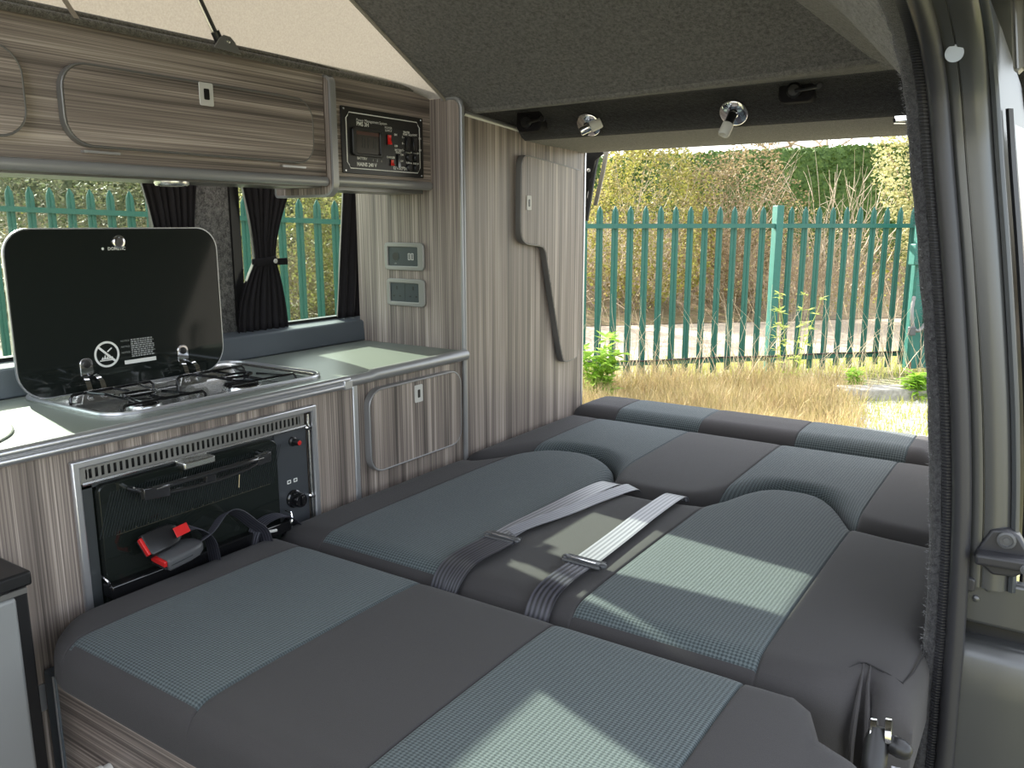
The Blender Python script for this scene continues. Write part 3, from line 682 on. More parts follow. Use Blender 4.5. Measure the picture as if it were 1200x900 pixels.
# lid
XL = -.302
lid = MB().prism(rr(-.966, .634, -.516, .951, [.055, .055, .048, .048], 9), FX(XL-.005), 0, .005).build('glass_lid', M['black_glass'], hb, bevel=.001, label='black glass lid standing upright behind the burners')
LO = rr(-.968, .632, -.514, .953, [.056, .056, .049, .049], 9)
MB().ring(LO, inset(LO, .003), FX(XL-.0065), 0, .0055).build('lid_rim', M['alu_bright'], lid)
MB().lathe((XL, -.747, .925), N, [(.0135, 0), (.0135, .003), (.0105, .0045), (.004, .0035)], 24).build('lid_knob', M['chrome'], lid)
pr = MB()
XP = XL+.0003
pr.text('DOMETIC', .0085, (XP, -.752, .909), U, W, N, .0003, 0, 'CENTER', .0002)
pr.lathe((XP, -.781, .912), N, [(.0028, 0), (.0028, .0003)], 8)
cy, cz = -.793, .702
circ = lambda r, k=36: [(cy+r*cos(2*pi*i/k), cz+r*sin(2*pi*i/k)) for i in range(k)]
pr.ring(circ(.0265), circ(.0222), FX(XP), 0, .0003)
pr.obox((XP+.0003, cy, cz), (1, 0, 0), (0, .72, -.69), (0, .69, .72), (.0002, .023, .0022))
for dy, h in ((-.010, .006), (-.005, .010), (0, .007), (.005, .009), (.010, .005)):
    pr.prism([(cy+dy-.0028, cz-.010), (cy+dy+.0028, cz-.010), (cy+dy+.001, cz-.010+h)], FX(XP), 0, .0003)
pr.prism([(cy-.016, cz-.013), (cy+.016, cz-.013), (cy+.016, cz-.011), (cy-.016, cz-.011)], FX(XP), 0, .0003)
pr.prism([(cy+.002, cz+.004), (cy+.012, cz+.011), (cy+.010, cz+.013), (cy+.0005, cz+.006)], FX(XP), 0, .0003)
pr.prism([(-.757, .676), (-.686, .676), (-.686, .684), (-.757, .684)], FX(XP), 0, .0003)
pr.build('lid_lettering', M['print'], lid, smooth=False)
pr = MB()
for i in range(9):
    e_ = -.690+.006*(random.random()-.5); z = .724-.0043*i
    yy = -.740
    while yy < e_:
        L0 = random.uniform(.003, .008); pr.prism([(yy, z), (min(e_, yy+L0), z), (min(e_, yy+L0), z+.0027), (yy, z+.0027)], FX(XP), 0, .0003); yy += L0+.0014
for z in (.723, .711, .699): pr.text('NOTICE', .0052, (XP, -.762, z), U, W, N, .0003)
pr.build('small_lettering', M['print_grey'], lid, smooth=False)
for y in (-.838, -.622):
    h = MB(); h.prism(rr(y-.013, .664, y+.013, .700, [.003, .003, .011, .011], 6), FX(XL), 0, .003)
    h = h.build('lid_hinge', M['chrome'], lid, bevel=.001)
    MB().lathe((XL+.003, y, .688), N, [(.0075, 0), (.0075, .002), (.003, .003)], 18).build('hinge_screw', M['black_plastic'], h)
    k = MB()
    for dy in (-.014, .014):
        k.ribbon([(XL+.004, y+dy*.5, .668), (XL+.016, y+dy*.8, .664), (XL+.027, y+dy, .655), (XL+.032, y+dy, .641), (XL+.033, y+dy, .622)], (0, 1, 0), .010, .0015)
    k.build('hinge_arm', M['chrome'], h)
    MB().obox((XL+.030, y+.004, .628), (1, 0, 0), (0, 1, 0), (.4, 0, 1), (.002, .034, .015)).build('hinge_base', M['steel'], h, bevel=.002)

# ---- oven
ov = thing('oven', 'black built-in oven with a slotted vent strip and long door handle', 'oven', (0, -.79, .30))
F0 = [(-1.047, .28), (-.527, .28), (-.527, .588), (-1.047, .588)]; F1 = [(-1.033, .295), (-.541, .295), (-.541, .574), (-1.033, .574)]
MB().ring(F0, F1, FX(0), 0, .010).build('outer_frame', M['alu_bright'], ov, bevel=.003)
MB().box((-.30, -1.035, .285), (-.10, -.54, .575)).build('carcass', M['black_plastic'], ov)
vg = MB(); ns = 42
vy0, vy1 = -1.033, -.558; sy0, sy1 = -1.020, -.572; st = (sy1-sy0)/ns; zs0, zs1 = .5535, .5695
XG = .004
vg.box((XG-.002, vy0, .546), (XG, vy1, zs0)); vg.box((XG-.002, vy0, zs1), (XG, vy1, .575)); vg.box((XG-.002, vy0, zs0), (XG, sy0, zs1)); vg.box((XG-.002, sy1, zs0), (XG, vy1, zs1))
for i in range(ns+1):
    y = sy0+st*i; vg.box((XG-.002, y-st*.25, zs0), (XG, y+st*.25, zs1))
vg.build('vent_strip', M['vent_steel'], ov)
MB().tube([(.003, -1.030, .546), (.003, -.556, .546)], .0042, 8).build('vent_lip', M['steel'], ov)
MB().box((-.012, -1.033, .545), (-.008, -.558, .576)).build('vent_void', M['black_plastic'], ov)
MB().box((-.10, -.636, .295), (.001, -.553, .545)).build('control_strip', plain('dark_grey_enamel', (.055, .060, .068), .3, coat=.3), ov)
MB().box((-.10, -1.034, .295), (-.004, -1.010, .545)).box((-.10, -1.034, .535), (-.004, -.636, .546)).build('door_surround', plain('oven_edge', (.05, .055, .058), .35), ov)
od = MB().prism(rr(-1.008, .300, -.638, .538, [.01, .01, .016, .012], 5), FX(-.012), 0, .022).build('oven_door', M['black_glass'], ov, bevel=.002)
mesh = MB()
for i in range(70):
    y = -1.0+.0052*i; mesh.obox((.0102, y, .486), (1, 0, 0), (0, .35, 1), (0, 1, -.35), (.0001, .040, .0006))
mesh.build('dot_pattern', plain('faint_dots', (.02, .026, .027), .3), od, smooth=False)
rk = MB(); rk.tube([(.0102, -.985, .447), (.0102, -.66, .449)], .0006, 4)
for i in range(14): rk.lathe((.0102, -.97+.022*i, .450), N, [(.0011, 0), (.0006, .0005)], 6)
rk.build('rack_marks', plain('dull_brass', (.10, .09, .06), .4, .5), od)
MB().tube([(.0105, -.735, .462), (.0105, -.731, .493)], .0009, 5).build('bright_wire', plain('brass_wire', (.6, .5, .33), .3, .6), od)
hd = MB()
hp = [(-.955, .010), (-.95, .040), (-.93, .047), (-.88, .047), (-.82, .047), (-.76, .047), (-.705, .047), (-.690, .040), (-.686, .010)]
hd.tube([(x, y, .520) for y, x in hp], .0055, 8)
hd.tube([(x if 0 else .046, y, z) for y, z in ((-.945, .518), (-.915, .508), (-.86, .503), (-.80, .502), (-.74, .506), (-.70, .516))], .0045, 8)
hd.box((.040, -.832, .503), (.050, -.812, .521)); hd.obox((.046, -.93, .514), (1, 0, 0), (0, 1, -.1), (0, 0, 1), (.006, .024, .010)); hd.obox((.046, -.703, .518), (1, 0, 0), (0, 1, .1), (0, 0, 1), (.006, .016, .0095))
hd.build('door_handle', M['handle_black'], od, bevel=.001)
MB().prism(rr(-.862, .531, -.797, .545, .003, 3), FX(.004), 0, .028).build('door_catch', M['steel'], ov, bevel=.003)
ig = MB().lathe((.001, -.590, .520), N, [(.010, 0), (.010, .004), (.0065, .006), (.0065, .020), (.0055, .022)], 18).build('igniter', M['black_plastic'], ov)
MB().lathe((.022, -.590, .520), N, [(.0048, 0), (.0048, .0015), (.002, .002)], 14).build('red_tip', M['red'], ig)
kn = MB().lathe((.001, -.595, .398), N, [(.019, 0), (.019, .005), (.0165, .007), (.015, .024), (.0135, .027)], 24).build('control_knob', M['black_gloss'], ov)
MB().box((.022, -.598, .388), (.0325, -.592, .409)).build('knob_grip', M['black_gloss'], kn, bevel=.001)
ks = MB()
for dy in (-.009, .008): ks.ring(rr(-.595+dy-.005, .432, -.595+dy+.005, .440, .001, 2), rr(-.595+dy-.003, .434, -.595+dy+.003, .438, .001, 2), FX(.001), 0, .0004)
ks.build('knob_symbols', M['print'], ov, smooth=False)
for y, z in ((-.549, .541), (-.549, .392)):
    MB().lathe((.001, y, z), N, [(.0065, 0), (.0065, .004), (.003, .007), (.003, .013)], 12).build('fixing_bolt', M['chrome'], ov)
MB().tube([(.004, -.548, .57), (.004, -.547, .31)], .0028, 8).build('hinge_rod', M['steel'], ov)
MB().box((0, -1.012, .345), (.030, -.628, .369)).build('lower_rail', M['black_gloss'], ov, bevel=.003)
MB().tube([(.020, -1.010, .371), (.020, -1.012, .376), (.014, -1.014, .381), (.004, -1.014, .383)], .0022, 8).tube([(.028, -.628, .345), (.030, -.626, .372), (.024, -.624, .381), (.004, -.624, .383)], .0024, 8).build('rail_hook', M['chrome'], ov)

# ---- fridge at the left end
fg = thing('fridge', 'grey fridge door with black edges at the left end of the kitchen', 'fridge', (.06, -1.35, -.1))
MB().box((.0, -1.70, -.1), (.100, -1.188, .440)).build('door', M['fridge'], fg, bevel=.006, seg=3)
MB().box((.0, -1.188, -.1), (.078, -1.163, .444)).build('door_gasket', M['black_plastic'], fg, bevel=.003)
MB().box((.0, -1.70, .452), (.104, -1.166, .474)).build('top_cap', M['black_plastic'], fg, bevel=.004)
MB().box((.0, -1.70, .440), (.098, -1.172, .449)).box((.0, -1.70, .452), (.0, -1.2, .46)).build('trim_bar', M['edge_dark'], fg, bevel=.001)

# ================================================================== curtains
def curtain(label, top, mid, bot, zt, zm, zb, x, tie=None, n=40):
    e = thing('curtain', label, 'curtain', (x, sum(top)/2, zb), 'curtains at the side windows')
    rows = []; H = 26
    for i in range(H+1):
        z = zt+(zb-zt)*i/H
        if mid:
            if z > zm: t = (zt-z)/(zt-zm); t = t*t*(3-2*t); a = [top[k]+(mid[k]-top[k])*t for k in (0, 1)]
            else: t = (zm-z)/(zm-zb); t = 1-(1-t)**2; a = [mid[k]+(bot[k]-mid[k])*t for k in (0, 1)]
        else: a = [top[k]+(bot[k]-top[k])*i/H for k in (0, 1)]
        rows.append([(x+(.008+.003*sin(k*.7))*cos(k*2*pi/5.1+.15*sin(i*.5)), a[0]+(a[1]-a[0])*k/n, z) for k in range(n+1)])
    m_ = MB().grid(rows); o = m_.build('cloth', M['curtain'], e, angle=180)
    s_ = o.modifiers.new('thickness', 'SOLIDIFY'); s_.thickness = .002
    if tie:
        y0_, y1_ = mid
        MB().tube([(x+.0+.016*cos(a), (y0_+y1_)/2+(y1_-y0_)*.54*sin(a), zm+.004*sin(a)) for a in [2*pi*k/24 for k in range(24)]], .007, 8, closed=True, flat=(.35, 1.5)).build('tieback', M['black_cloth'], e)
        MB().obox((x+.016, y1_+.012, zm-.002), (1, 0, 0), (0, 1, 0), (0, 0, 1), (.0015, .016, .0085)).build('tieback_end', M['black_cloth'], e)
        MB().lathe((x+.020, (y0_+y1_)/2+.018, zm), N, [(.0058, 0), (.0058, .002), (.0035, .003), (.003, .001)], 16).build('press_stud', M['latch_white'], e)
    return e
curtain('black curtain hanging behind the upright hob lid', (-.640, -.475), (-.60, -.500), (-.62, -.49), 1.16, .90, .70, -.405)
curtain('black curtain gathered by a tieback with a pale stud between the windows', (-.375, -.180), (-.335, -.270), (-.400, -.240), 1.16, .868, .694, -.400, tie=True)
curtain('straight black curtain beside the tall cupboard', (-.004, .115), None, (-.058, .06), 1.16, 0, .698, -.408, n=20)
# ================================================================== the bed
SEAMS = [.125, .424, .692, .988]
def axis_samples(a, b, special=(), step=.022, edge=(.0, .0015, .004, .008, .013, .019, .026, .034, .044, .056)):
    s = {round(a+e, 5) for e in edge}|{round(b-e, 5) for e in edge}
    k = int((b-a)/step)
    for i in range(k+1): s.add(round(a+(b-a)*i/k, 5))
    for q in special:
        if a < q < b: s |= {round(q+d, 5) for d in (-.010, -.005, -.0028, -.0014, 0, .0014, .0028, .005, .010)}
    s = sorted(v for v in s if a-1e-6 <= v <= b+1e-6); out = [s[0]]
    for v in s[1:]:
        if v-out[-1] > .0009: out.append(v)
    return out
def cushion(root, x0, x1, f, g, zt, zb, r, seams, band=None, rx=None, puff=.006, tilt=0, dip=None):
    rx = rx or r; xs = axis_samples(x0, x1, seams); N_ = 44
    yy = []
    ed = [0, .0015, .004, .008, .013, .019, .026, .034, .044, .056]
    def ysamples(a, b):
        L_ = b-a; e = [q*min(1, L_/.14) for q in ed]; inner = [e[-1]+(L_-2*e[-1])*k/(N_-20+1) for k in range(1, N_-20+1)]
        return [a+q for q in e]+[a+q for q in inner]+[b-q for q in e[::-1]]
    def prof(d, R): 
        if d >= R: return 0.
        return 1-sqrt(max(0, 1-(1-d/R)**2))
    cols = []
    for x in xs:
        fa, ga = f(x), g(x); col = []
        # slope corrected distances
        sf = sqrt(1+((f(x+.004)-f(x-.004))/.008)**2); sg = sqrt(1+((g(min(x+.004, x1))-g(max(x-.004, x0)))/.008)**2)
        for y in ysamples(fa, ga):
            dx = min(x-x0, x1-x); dy = min((y-fa)/min(sf, 3), (ga-y)/min(sg, 3))
            a, b = prof(dx, rx), prof(dy, r); drop = max(a*rx, b*r) if min(a, b) < .02 else min(max(rx, r), (a**2.2+b**2.2)**(1/2.2)*r)
            z = zt-drop
            u = min(1, max(0, dx/.16)); v = min(1, max(0, dy/.16)); z += puff*(u*(2-u))*(v*(2-v))-puff
            for s in seams:
                e = abs(x-s)
                if e < .03: z -= .0030*exp(-(e/.0018)**2)+.0012*exp(-(e/.012)**2)
            if band is not None:
                e = abs(y-fa-band)
                z -= .0026*exp(-(e/.0022)**2)
            if dip: z += dip(x, y)
            z += tilt*(y-fa)
            col.append(V((x, y, z)))
        lo = lambda p, k: V((p.x, p.y, p.z))
        a = col[0]; b = col[-1]
        pre = [V((a.x, a.y+.012, zb)), V((a.x, a.y+.002, zb+.012)), V((a.x, a.y-.002, zb+(a.z-zb)*.45))]
        post = [V((b.x, b.y+.002, zb+(b.z-zb)*.45)), V((b.x, b.y-.002, zb+.012)), V((b.x, b.y-.012, zb))]
        cols.append(pre+col+post)
    # side skirts
    L0 = [V((p.x+.010, p.y, zb)) if 0 else V((p.x+.008, min(max(p.y, cols[0][2].y), cols[0][-3].y), zb)) for p in cols[0]]
    R0 = [V((p.x-.008, p.y, zb)) for p in cols[-1]]
    L1 = [V((p.x-.002, p.y, zb+(p.z-zb)*.5)) for p in cols[0]]; R1 = [V((p.x+.002, p.y, zb+(p.z-zb)*.5)) for p in cols[-1]]
    allc = [L0, L1]+cols+[R1, R0]; nc = len(allc); nr = len(allc[0])
    bounds = [x0-1]+list(seams)+[x1+1]
    kinds = ['plain_panel', 'woven_panel', 'plain_panel', 'woven_panel', 'plain_panel']
    flat = [tuple(p) for c_ in allc for p in c_]
    groups = {}
    for i in range(nc-1):
        for j in range(nr-1):
            q = (i*nr+j, (i+1)*nr+j, (i+1)*nr+j+1, i*nr+j+1)
            xm = sum(flat[k][0] for k in q)/4; ym = sum(flat[k][1] for k in q)/4
            st = next(k for k in range(len(bounds)-1) if bounds[k] <= xm < bounds[k+1]) if len(seams) == 4 else 0
            if band is not None and ((j < 3) or (ym-f(min(max(xm, x0), x1)) < band)): key = 'front_band'
            else: key = st
            groups.setdefault(key, []).append(q)
    for key in sorted(groups, key=str):
        fs = groups[key]; used = sorted({k for q in fs for k in q}); mp = {k: i for i, k in enumerate(used)}
        m_ = MB().add([flat[k] for k in used], [tuple(mp[k] for k in q) for q in fs])
        name = key if key == 'front_band' else kinds[key]
        m_.build(name, M['weave'] if name == 'woven_panel' else M['plain_cloth'], root, angle=75)
# --- front cushion
fc = thing('seat_cushion', 'wide front bed cushion with two woven teal panels, nearest the sliding door', 'cushion', (.6, -.95, .12))
def fcf(x):
    y = -1.152
    d = x-.022
    if d < .11: y += .11-sqrt(max(0, .11**2-(.11-max(d, 0))**2))
    return y
def fcg(x): return -.668 if x < 1.03 else interp([(1.03, -.668), (1.06, -.668), (1.078, -.680), (1.090, -.71), (1.105, -.738), (1.15, -.762), (1.17, -.768)], x)
cushion(fc, .022, 1.165, fcf, fcg, .362, .270, .040, SEAMS, band=.016)
# --- backrest cushion
bc = thing('backrest_cushion', 'folded backrest cushion with two shoulders, in the middle of the bed', 'cushion', (.6, -.3, .14))
G = [(-.02, -.03), (.0, -.028), (.05, -.015), (.09, .045), (.13, .125), (.176, .172), (.24, .190), (.30, .184), (.351, .155), (.40, .10), (.428, .02), (.455, -.035), (.52, -.052), (.62, -.048), (.672, -.02), (.705, .045), (.735, .12), (.77, .165), (.83, .182), (.89, .170), (.935, .120), (.965, .06), (.99, .015), (1.04, -.005), (1.12, -.012), (1.2, -.02)]
def bcg(x): return interp(G, x)
def bdip(x, y):
    z = 0
    if x > 1.08:            # pinched front right corner
        t = max(0, 1-((x-1.122)**2+((y+.640)*.7)**2)**.5/.075); z -= .020*t*t
    return z
def bcf(x): return -.648 + (0 if x < 1.0 else interp([(1.0, 0), (1.06, .004), (1.10, .016), (1.122, .036), (1.145, .012), (1.19, .030)], x))
cushion(bc, .004, 1.188, bcf, bcg, .364, .175, .046, SEAMS, band=.016, dip=bdip)
sm = MB()
def toppt(x, y, dz=.001): return (x, y, .3645+dz)
sm.tube([(1.03, -.632, .333), (1.068, -.628, .338), (1.085, -.600, .352), (1.108, -.562, .3605), (1.117, -.558, .3608), (1.145, -.566, .358), (1.166, -.570, .352), (1.173, -.53, .350), (1.180, -.45, .348)], .0013, 5)
sm.build('corner_seam', M['piping'], bc)
cr = MB()
for dx, l in ((-.003, .0), (.006, .01)):
    cr.tube([(1.117+dx, -.560, .3600), (1.121+dx, -.595, .350), (1.124+dx*1.5, -.622, .328), (1.125+dx*2, -.634, .29), (1.126+dx*2, -.630, .23)], [.001, .0022, .0036, .0042, .002], 8)
cr.build('corner_fold', M['plain_cloth'], bc)
# --- rear cushion and its separate end roll
rc = thing('rear_cushion', 'rear bed cushion whose middle tab fits between the backrest shoulders', 'cushion', (.55, .3, .14))
cushion(rc, .004, 1.150, lambda x: bcg(x)+.011, lambda x: .558, .366, .17, .040, SEAMS, puff=.004)
er = thing('end_cushion', 'narrow end cushion across the rear opening at the far end of the bed', 'cushion', (.5, .7, .14))
def erf(x): return .588+(0 if x < 1.0 else .03*((x-1.0)/.07)**2)
cushion(er, -.02, 1.068, erf, lambda x: .838-(0 if x > .04 else .06*((.04-x)/.06)**2), .382, .17, .058, [.150, .426, .710, .996], rx=.05)
bb = thing('bed_box', 'wood-grain bed base below the front cushion', 'bed base', (.6, -.9, -.1))
MB().box((.044, -1.122, -.1), (1.14, -1.108, .269)).build('front_panel', M['wood_x'], bb)
MB().box((.016, -1.108, -.1), (1.13, .55, .165)).build('box', M['edge_dark'], bb)
MB().box((.012, -1.126, -.1), (.045, -1.104, .268)).build('corner_post', M['ledge'], bb, bevel=.003)
MB().tube([(.0445, -1.1275, -.1), (.0445, -1.1275, .268)], .0015, 6).build('post_edge', M['alu_bright'], bb)
MB().box((.0005, -1.132, .195), (.004, -1.122, .240)).build('side_strip', M['alu_bright'], bb)
kb = MB().lathe((.177, -1.122, .158), (0, -1, 0), [(.009, 0), (.009, .010), (.012, .012), (.012, .020), (.009, .025)], 20).build('pull_knob', M['latch_white'], bb)

# ------------------------------------------------------------------ belts
def strap(name, parent, pts, w, mt, ribs=5, th=.0011, side=None):
    P = smooth_path(pts, 6); nx = 24; m_ = MB(); rows = []; acc = []
    for i, p in enumerate(P):
        t = (P[min(i+1, len(P)-1)]-P[max(i-1, 0)]).normalized()
        sd = V(side) if side else V((1, 0, 0)); sd = (sd-t*sd.dot(t)).normalized(); nn = sd.cross(t).normalized()
        ww = w[0]+(w[1]-w[0])*i/(len(P)-1) if isinstance(w, (tuple, list)) else w
        top = [p+sd*(ww*(k/nx-.5))+nn*(.0007*sin(2*pi*ribs*k/nx)) for k in range(nx+1)]
        rows.append(top+[p+sd*(ww/2)-nn*th, p-sd*(ww/2)-nn*th, top[0]]); acc.append([k/nx for k in range(nx+1)]+[1, 0, 0])
    m_.grid(rows); o = m_.build(name, mt, parent, angle=60)
    at = o.data.attributes.new('across', 'FLOAT', 'POINT'); at.data.foreach_set('value', [q for r in acc for q in r])
    return o
def slider(parent, c, w, name='buckle'):
    cx, cy, cz = c; m_ = MB()
    m_.tube([(cx-w/2, cy-.012, cz), (cx-w/2, cy+.012, cz), (cx+w/2, cy+.012, cz), (cx+w/2, cy-.012, cz)], .0033, 8, closed=True)
    m_.obox((cx, cy-.002, cz+.003), (1, -.04, 0), (0, 1, 0), (0, 0, 1), (w*.46, .0052, .0022))
    for s in (-1, 1):
        m_.lathe((cx+s*w*.5, cy, cz-.001), (0, 0, 1), [(.0075, 0), (.0075, .004), (.0045, .006)], 12)
    o = m_.build(name, M['buckle_grey'], parent, bevel=.0008)
    MB().obox((cx+.001, cy-.006, cz+.0055), (1, -.04, 0), (0, 1, 0), (0, 0, 1), (w*.34, .0012, .0006)).build('worn_edge', M['chrome'], o)
    return o
z0_ = .3695
b1 = thing('lap_belt', 'doubled grey lap belt with a loose second tail, left of the middle of the bed', 'seat belt', (.46, -.35, .36), 'lap belts on the backrest cushion')
strap('webbing', b1, [(.461, -.020, z0_-.020), (.462, -.05, z0_-.003), (.458, -.15, z0_+.003), (.450, -.30, z0_+.002), (.444, -.40, z0_+.002), (.445, -.475, z0_+.002)], (.046, .046), M['belt'])
strap('tail', b1, [(.515, -.022, z0_-.022), (.515, -.05, z0_-.003), (.502, -.16, z0_+.004), (.483, -.30, z0_+.006), (.464, -.39, z0_+.007), (.452, -.455, z0_+.006)], (.030, .020), M['belt'], ribs=2, side=(1, .1, -.35))
slider(b1, (.452, -.482, z0_+.004), .066)
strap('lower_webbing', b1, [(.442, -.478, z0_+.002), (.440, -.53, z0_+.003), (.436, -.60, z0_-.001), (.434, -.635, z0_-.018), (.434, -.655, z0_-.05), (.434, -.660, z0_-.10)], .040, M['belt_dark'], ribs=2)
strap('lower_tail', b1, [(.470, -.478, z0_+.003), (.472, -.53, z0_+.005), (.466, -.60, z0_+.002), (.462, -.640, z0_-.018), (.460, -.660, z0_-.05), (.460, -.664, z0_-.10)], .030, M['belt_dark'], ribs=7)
b2 = thing('lap_belt', 'single grey lap belt through a black buckle, right of the doubled belt', 'seat belt', (.63, -.35, .36), 'lap belts on the backrest cushion')
strap('webbing', b2, [(.622, -.022, z0_-.022), (.622, -.05, z0_-.003), (.627, -.20, z0_+.003), (.632, -.35, z0_+.002), (.636, -.485, z0_+.002)], .046, M['belt'])
slider(b2, (.637, -.496, z0_+.004), .074)
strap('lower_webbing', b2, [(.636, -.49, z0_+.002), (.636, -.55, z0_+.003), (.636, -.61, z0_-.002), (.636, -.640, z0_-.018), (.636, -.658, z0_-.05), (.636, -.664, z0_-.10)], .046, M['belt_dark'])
def belt_buckle(label, c, d, up, scale, body):
    e = thing('belt_buckle', label, 'belt buckle', c, 'red-buttoned belt buckles by the oven')
    C0, D, Z = V(c), V(d).normalized(), V(up); S = D.cross(Z).normalized(); Z = S.cross(D).normalized()
    m_ = MB(); L_ = .095*scale; rows = []
    for t, w_, h_ in ((0, .026, .011), (.004, .029, .0135), (.05, .029, .0135), (.075, .026, .0125), (.09, .017, .010), (.096, .008, .006)):
        P = rr(-w_*scale, -h_*scale, w_*scale, h_*scale, .006*scale, 4); rows.append([C0+D*(t*scale)+S*u+Z*v for u, v in P+[P[0]]])
    m_.grid(rows); n_ = len(rows[0])-1
    m_.add(rows[0][:-1], [tuple(range(n_))]); m_.add(rows[-1][:-1], [tuple(range(n_))])
    m_.build('housing', body, e, bevel=0)
    MB().obox(C0-D*.001+Z*.003*scale, D, S, Z, (.004, .0225*scale, .0065*scale)).build('release_button', M['red'], e, bevel=.0015)
    MB().obox(C0-D*.001-Z*.0075*scale, D, S, Z, (.003, .022*scale, .0022*scale)).build('slot_frame', M['black_plastic'], e, bevel=.001)
    MB().obox(C0+D*.03*scale+Z*.0001, D, S, Z, (.0252*scale, .0293*scale, .0006)).build('housing_joint', M['black_plastic'], e)
    return e, C0+D*.09*scale
e, t = belt_buckle('black belt buckle leaning on the oven door, red button facing left', (.046, -.958, .424), (-.05, .99, .10), (.80, .1, .60), .72, M['black_plastic'])
strap('strap', e, [t, t+V((0, .03, .0)), t+V((.005, .06, -.03)), t+V((.005, .07, -.09))], .036, M['belt_dark'])
MB().obox((.0555, -.893, .4365), (-.05, 1, .1), (-.6, 0, .8), (.8, 0, .6), (.014, .009, .0012)).build('release_panel', M['red'], e, bevel=.001)
e, t = belt_buckle('worn grey belt buckle on the front cushion edge, red button facing the fridge', (.062, -.942, .396), (-.02, .99, .09), (.12, -.1, 1), .84, M['buckle_grey'])
strap('strap', e, [t-V((0, .01, 0)), t+V((-.008, .03, .008)), t+V((-.018, .07, .030)), t+V((-.02, .10, .025)), t+V((-.015, .13, -.005)), t+V((-.01, .15, -.03)), t+V((-.01, .16, -.08))], (.030, .040), M['belt_dark'], side=(1, 0, .5))
bk = MB().obox((.045, -.70, .368), (0, 1, -.15), (1, 0, .3), (-.3, 0, 1), (.016, .010, .003)).build('belt_tongue', M['latch_white'], bevel=.002, org=(.045, -.70, .365))
props(bk, 'pale belt tongue tucked between the cushion and the oven rail', 'belt tongue')
lp = thing('belt_loop', 'loop of black belt webbing on the cushion beside the oven knob', 'belt', (.03, -.62, .35))
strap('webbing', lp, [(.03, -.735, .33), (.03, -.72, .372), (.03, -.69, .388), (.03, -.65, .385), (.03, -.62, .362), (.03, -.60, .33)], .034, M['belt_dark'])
# folding bed hinge at the right
hg = thing('folding_lever', 'black lever with chrome collars and a dome nut at the right bed corner', 'hinge', (1.17, -.75, .2))
MB().tube([(1.160, -.726, .372), (1.162, -.732, .356), (1.164, -.770, .290), (1.166, -.82, .20)], [.008, .014, .014, .014], 16, flat=(1, .9)).build('lever', M['black_plastic'], hg)
for x, y, z in ((1.157, -.722, .366), (1.173, -.722, .372)):
    MB().lathe((x-.005, y, z-.006), (1, .1, .1), [(.012, 0), (.0165, .0015), (.0165, .008), (.012, .0095)], 24).build('collar', M['chrome'], hg)
nt_ = MB().lathe((1.176, -.728, .358), (1, -.1, -.25), [(.010, 0), (.0115, .002), (.0115, .013), (.0108, .014), (.0105, .017), (.008, .022), (.004, .0245)], 20).build('dome_nut', M['black_plastic'], hg)
sb = thing('side_belt', 'striped grey webbing end below the bed hinge', 'seat belt', (1.19, -.78, .2))
strap('webbing', sb, [(1.198, -.735, .335), (1.204, -.77, .29), (1.208, -.80, .24), (1.21, -.83, .17)], .036, M['belt'], ribs=3, side=(1, .3, 0))

# ================================================================== under the roof
def spotlight(label, x, y, z, ang, tiltv):
    e = thing('spotlight', label, 'spotlight', (x, y, z), 'chrome reading lights on the rear header')
    Nn = V((0, -.78, -.62)).normalized(); C0 = V((x, y, z))
    d = MB().lathe(C0-Nn*.004, Nn, [(.033, 0), (.033, .005), (.030, .008), (.012, .011), (.009, .016)], 32).build('base', M['chrome'], e)
    MB().lathe(C0+Nn*.0075+V((0, 0, -.017)), Nn, [(.004, 0), (.004, .003), (.002, .004)], 12).build('switch', M['black_plastic'], d)
    T = V(tiltv).normalized(); J = C0+Nn*.022
    MB().tube([C0+Nn*.006, J], .006, 10).build('stem', M['chrome'], e)
    MB().lathe(J-T*.014, T, [(.008, 0), (.0105, .002), (.0105, .026), (.012, .028)], 20).build('neck', M['black_plastic'] if ang else M['chrome'], e)
    MB().lathe(J+T*.014, T, [(.0115, 0), (.0135, .002), (.0135, .026), (.012, .030), (.0095, .0305), (.009, .020)], 24).build('glass_head', M['lens'], e)
    return e
spotlight('chrome spotlight with its glass head tilted up, nearer the tall cupboard', .229, .243, 1.211, 0, (.80, .40, .40))
spotlight('chrome spotlight with its glass head hanging down, middle of the rear header', .611, .243, 1.213, 1, (-.22, -.45, -.9))
def bracket(label, x, y, z):
    e = thing('roof_latch', label, 'latch', (x, y, z), 'black roof catches on the header')
    MB().prism(rr(x-.040, z-.030, x+.036, z+.038, .014), FY(y), -.03, .012).build('housing', M['black_cloth'], e, bevel=.006, seg=3)
    MB().lathe((x-.004, y-.012, z-.006), (0, -1, 0), [(.017, 0), (.017, .006), (.012, .010)], 20).build('boss', M['black_plastic'], e)
    MB().tube([(x, y-.022, z-.008), (x+.03, y-.026, z-.006), (x+.052, y-.030, z-.004)], .0042, 8).build('lever', M['black_plastic'], e)
    MB().lathe((x+.054, y-.036, z-.004), (0, 1, 0), [(.006, 0), (.008, .003), (.006, .010)], 12).build('lever_knob', M['black_plastic'], e)
bracket('black roof catch with a small lever beside the tall cupboard top', .066, .222, 1.232)
bracket('black roof catch in the shaded header right of the middle spotlight', .762, .218, 1.252)
cl = thing('coat_hook', 'small chrome coat hook at the right end of the rear header', 'hook', (.962, .29, 1.175))
MB().obox((.965, .282, 1.181), (1, 0, 0), (0, 1, 0), (0, 0, 1), (.014, .006, .007)).build('base', M['chrome'], cl, bevel=.002)
MB().tube([(.952, .275, 1.180), (.955, .268, 1.170), (.978, .266, 1.168)], .0028, 8).build('arm', M['chrome'], cl)
